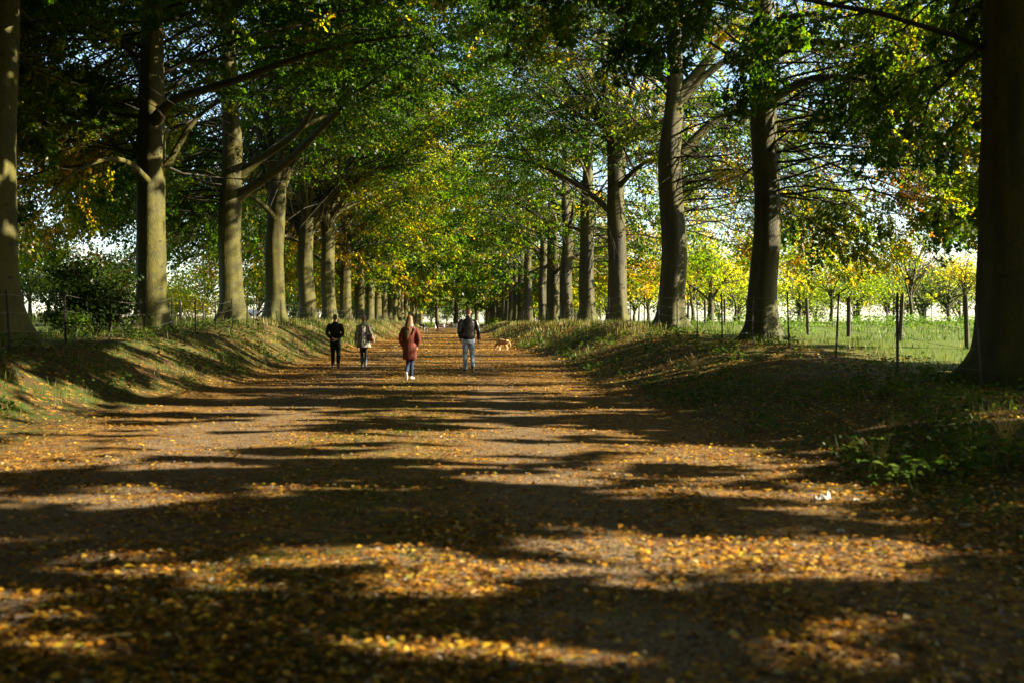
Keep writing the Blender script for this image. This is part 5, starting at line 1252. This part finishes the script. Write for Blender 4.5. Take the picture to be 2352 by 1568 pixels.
# cow behind the left fence, rump towards the right
def cow_mat():
    m, N, Lk = new_mat('black_and_white_hide')
    tc = N.new('ShaderNodeTexCoord'); ob = tc.outputs['Object']
    n = noise(N, Lk, ob, 1.15, 2, 0.4)
    s = ramp(N, Lk, n, [(0.44, 0.0), (0.47, 1.0)])
    principled(N, Lk, mixc(N, Lk, s, (0.75, 0.66, 0.55), (0.018, 0.016, 0.016)), 0.8, 0.2, noise(N, Lk, ob, 40, 3), 0.3, 0.01)
    return m
p = at(577, 740, 118); cz_ = float(ground(p[0], p[1]))
cow = empty('cow', (p[0], p[1], cz_ + 0.01), 'black and white cow in the left field behind the second fence', 'cow', None, 1.15)
def cleg(x, y, hind):
    if hind: return lim([(x, y, 0.95, 0.15, 0.20), (x, y + 0.07, 0.72, 0.10, 0.13), (x, y - 0.07, 0.50, 0.06, 0.07), (x, y - 0.03, 0.18, 0.045, 0.045), (x, y, 0.06, 0.06, 0.06), (x, y + 0.02, 0.01, 0.065, 0.065)])
    return lim([(x, y, 0.95, 0.11, 0.16), (x, y, 0.65, 0.08, 0.09), (x, y + 0.01, 0.42, 0.055, 0.06), (x, y, 0.15, 0.045, 0.045), (x, y + 0.01, 0.06, 0.06, 0.06), (x, y + 0.02, 0.01, 0.065, 0.065)])
fused('body', [lofted([(0, -0.98, 1.15, 0.12, 0.16), (0, -0.90, 1.12, 0.26, 0.28), (0, -0.5, 1.05, 0.30, 0.34), (0, 0.0, 1.0, 0.36, 0.42), (0, 0.45, 1.02, 0.30, 0.40), (0, 0.75, 1.08, 0.20, 0.30), (0, 0.85, 1.1, 0.12, 0.2)]),
               lim([(0, 0.70, 1.15, 0.15, 0.24), (0, 1.0, 1.22, 0.11, 0.17), (0, 1.2, 1.25, 0.10, 0.14)]),
               lim([(0, 1.12, 1.34, 0.10, 0.12), (0, 1.28, 1.22, 0.11, 0.13), (0, 1.48, 1.05, 0.075, 0.085), (0, 1.58, 0.96, 0.07, 0.06)]),
               lim([(-0.08, 1.14, 1.36, 0.03), (-0.24, 1.10, 1.34, 0.045, 0.02)]), lim([(0.08, 1.14, 1.36, 0.03), (0.24, 1.10, 1.34, 0.045, 0.02)]),
               cleg(-0.18, -0.78, True), cleg(0.18, -0.70, True), cleg(-0.16, 0.55, False), cleg(0.16, 0.62, False),
               ell(0, -0.55, 0.66, 0.15, 0.17, 0.12), lim([(0, -0.98, 1.30, 0.04), (0, -1.06, 1.1, 0.03), (0, -1.05, 0.7, 0.025), (0, -1.04, 0.5, 0.05)])], 0.028, cow_mat(), cow, 3)
for k in (-1, 1): fused('eye', [ell(k * 0.10, 1.32, 1.23, 0.02, 0.02, 0.02, 7)], 0.01, M_EYE, cow, 0)

# ------------------------------------------------------------------ litter, stones and single stalks
def crumple(name, px, py, size, label, seed, cat='paper', flat=0.4, col=M_WHITE):
    r = np.random.default_rng(seed); Y = 1.5 * F_PX / (py - 740); p = at(px, py, Y); g_ = float(ground(p[0], p[1]))
    if g_ > 0.03:                                            # on the foot of the bank: march to the surface
        for _ in range(30): Y = (1.5 - g_) * F_PX / (py - 740); p = at(px, py, Y); g_ = float(ground(p[0], p[1]))
    k = 9; a = np.linspace(-0.5, 0.5, k); X, Yg = np.meshgrid(a, a)
    Z = 0.05 + flat * np.abs(r.normal(0, 0.32, (k, k))); X = X + r.normal(0, 0.04, (k, k)); Yg = Yg * r.uniform(0.4, 0.7) + r.normal(0, 0.05, (k, k))
    V = np.stack([X, Yg, Z], -1).reshape(-1, 3) * size
    V = np.concatenate([V, V - np.array([0, 0, size * 0.03])]); i = np.arange(k * k).reshape(k, k)
    F = np.stack([i[:-1, :-1], i[:-1, 1:], i[1:, 1:], i[1:, :-1]], -1).reshape(-1, 4)
    o = add_obj(name, mesh_np(name, V, np.concatenate([F, F[:, ::-1] + k * k])), col); o.location = (p[0], p[1], g_ + 0.003); o.rotation_euler = (0, 0, r.uniform(-0.4, 0.4))
    return tag(o, label, cat)
crumple('crumpled_paper', 1889, 1158, 0.145, 'largest piece of crumpled white paper at the right edge of the path', 1, flat=0.6)
crumple('crumpled_paper', 1967, 1162, 0.055, 'small scrap of white paper right of the large crumpled piece', 2, flat=0.6)
crumple('crumpled_paper', 2220, 1230, 0.10, 'dim grey scrap of paper in the shade of the right bank', 3, flat=0.2, col=simple('grey_paper', (0.35, 0.36, 0.42), 0.7))
crumple('crumpled_paper', 1932, 1236, 0.05, 'tiny pale scrap below the small scrap of white paper', 4, flat=0.6)
def stone(px, py, size, label, seed):
    r = np.random.default_rng(seed); Y = 1.5 * F_PX / (py - 740); p = at(px, py, Y); g_ = float(ground(p[0], p[1]))
    v, f = ell(0, 0, 0.10, 0.5, 0.38, 0.20, 8); V = np.array(v) * (1 + r.normal(0, 0.07, (len(v), 1))) * size
    me = bpy.data.meshes.new('stone'); me.from_pydata(V.tolist(), [], f); me.update()
    o = add_obj('stone', me, M_STONE); o.location = (p[0], p[1], g_ - 0.005); o.rotation_euler = (0, 0, r.uniform(0, 3)); return tag(o, label, 'stone')
M_STONE = simple('pale_stone', (0.55, 0.52, 0.48), 0.8, 0.2, 0.15, 14)
stone(1287, 946, 0.10, 'flat pale stone on the right half of the path', 1)
stone(1172, 889, 0.12, 'pale stone on the path in front of the tall man', 2)
stone(1010, 1000, 0.07, 'little pale stone on the middle of the path', 3)
def straw(px, py, Y, n, h, label, seed):
    p = at(px, py, Y); g_ = float(ground(p[0], p[1])); r = np.random.default_rng(seed)
    o3 = np.array([p[0], p[1], g_]); q = []
    az = r.uniform(0, 6.28, n); b = polyline_pts(np.stack([r.normal(0, 0.02, n), r.normal(0, 0.02, n), np.full(n, -0.02)], 1), az, r.uniform(1.1, 1.55, n), h * r.uniform(0.5, 1.1, n), 6, r.uniform(0.0, 0.7, n), r, 0.1)
    V, F = tubes(b, np.linspace(0.004, 0.0015, 6)[None].repeat(n, 0), 4)
    o = add_obj('dry_grass_tuft', mesh_np('dry_grass_tuft', V, F), simple('straw', (0.42, 0.30, 0.08), 0.7)); o.location = o3
    return tag(o, label, 'dry grass')
straw(2018, 1040, 9.6, 26, 0.42, 'tall tuft of straw yellow grass lit up in the dark right bank', 1)
straw(2070, 1030, 9.9, 8, 0.16, 'short straw stub right of the tall lit straw tuft', 2)
straw(1600, 870, 21.5, 34, 0.55, 'clump of pale dead stalks on the right bank below the thick beech', 3)
straw(2310, 1010, 9.8, 30, 0.5, 'thin dry stalks at the right edge under the black trunk', 4)
# pale curled blade lying in the left foreground
p = at(255, 1458, 1.5 * F_PX / (1458 - 740)); t = np.linspace(0, 1, 9)
V = []
for k in range(9):
    wv = 0.012 * math.sin(math.pi * min(1, t[k] * 0.92 + 0.06)) + 0.001
    for sgn in (-1, 1): V.append(((t[k] - 0.5) * 0.165, (t[k] - 0.5) * 0.10 + sgn * wv, 0.012 + 0.012 * math.sin(t[k] * 3.1) + 0.004 * sgn))
i = np.arange(18).reshape(9, 2)
o = add_obj('curled_leaf', mesh_np('curled_leaf', np.array(V), np.stack([i[:-1, 0], i[:-1, 1], i[1:, 1], i[1:, 0]], -1), np.repeat(np.array([[0.42, 0.26, 0.07]]), 18, 0)), M_LITTER)
o.location = (p[0], p[1], float(ground(p[0], p[1])) + 0.006); tag(o, 'long curled pale dry blade lying in the left foreground', 'leaf blade')
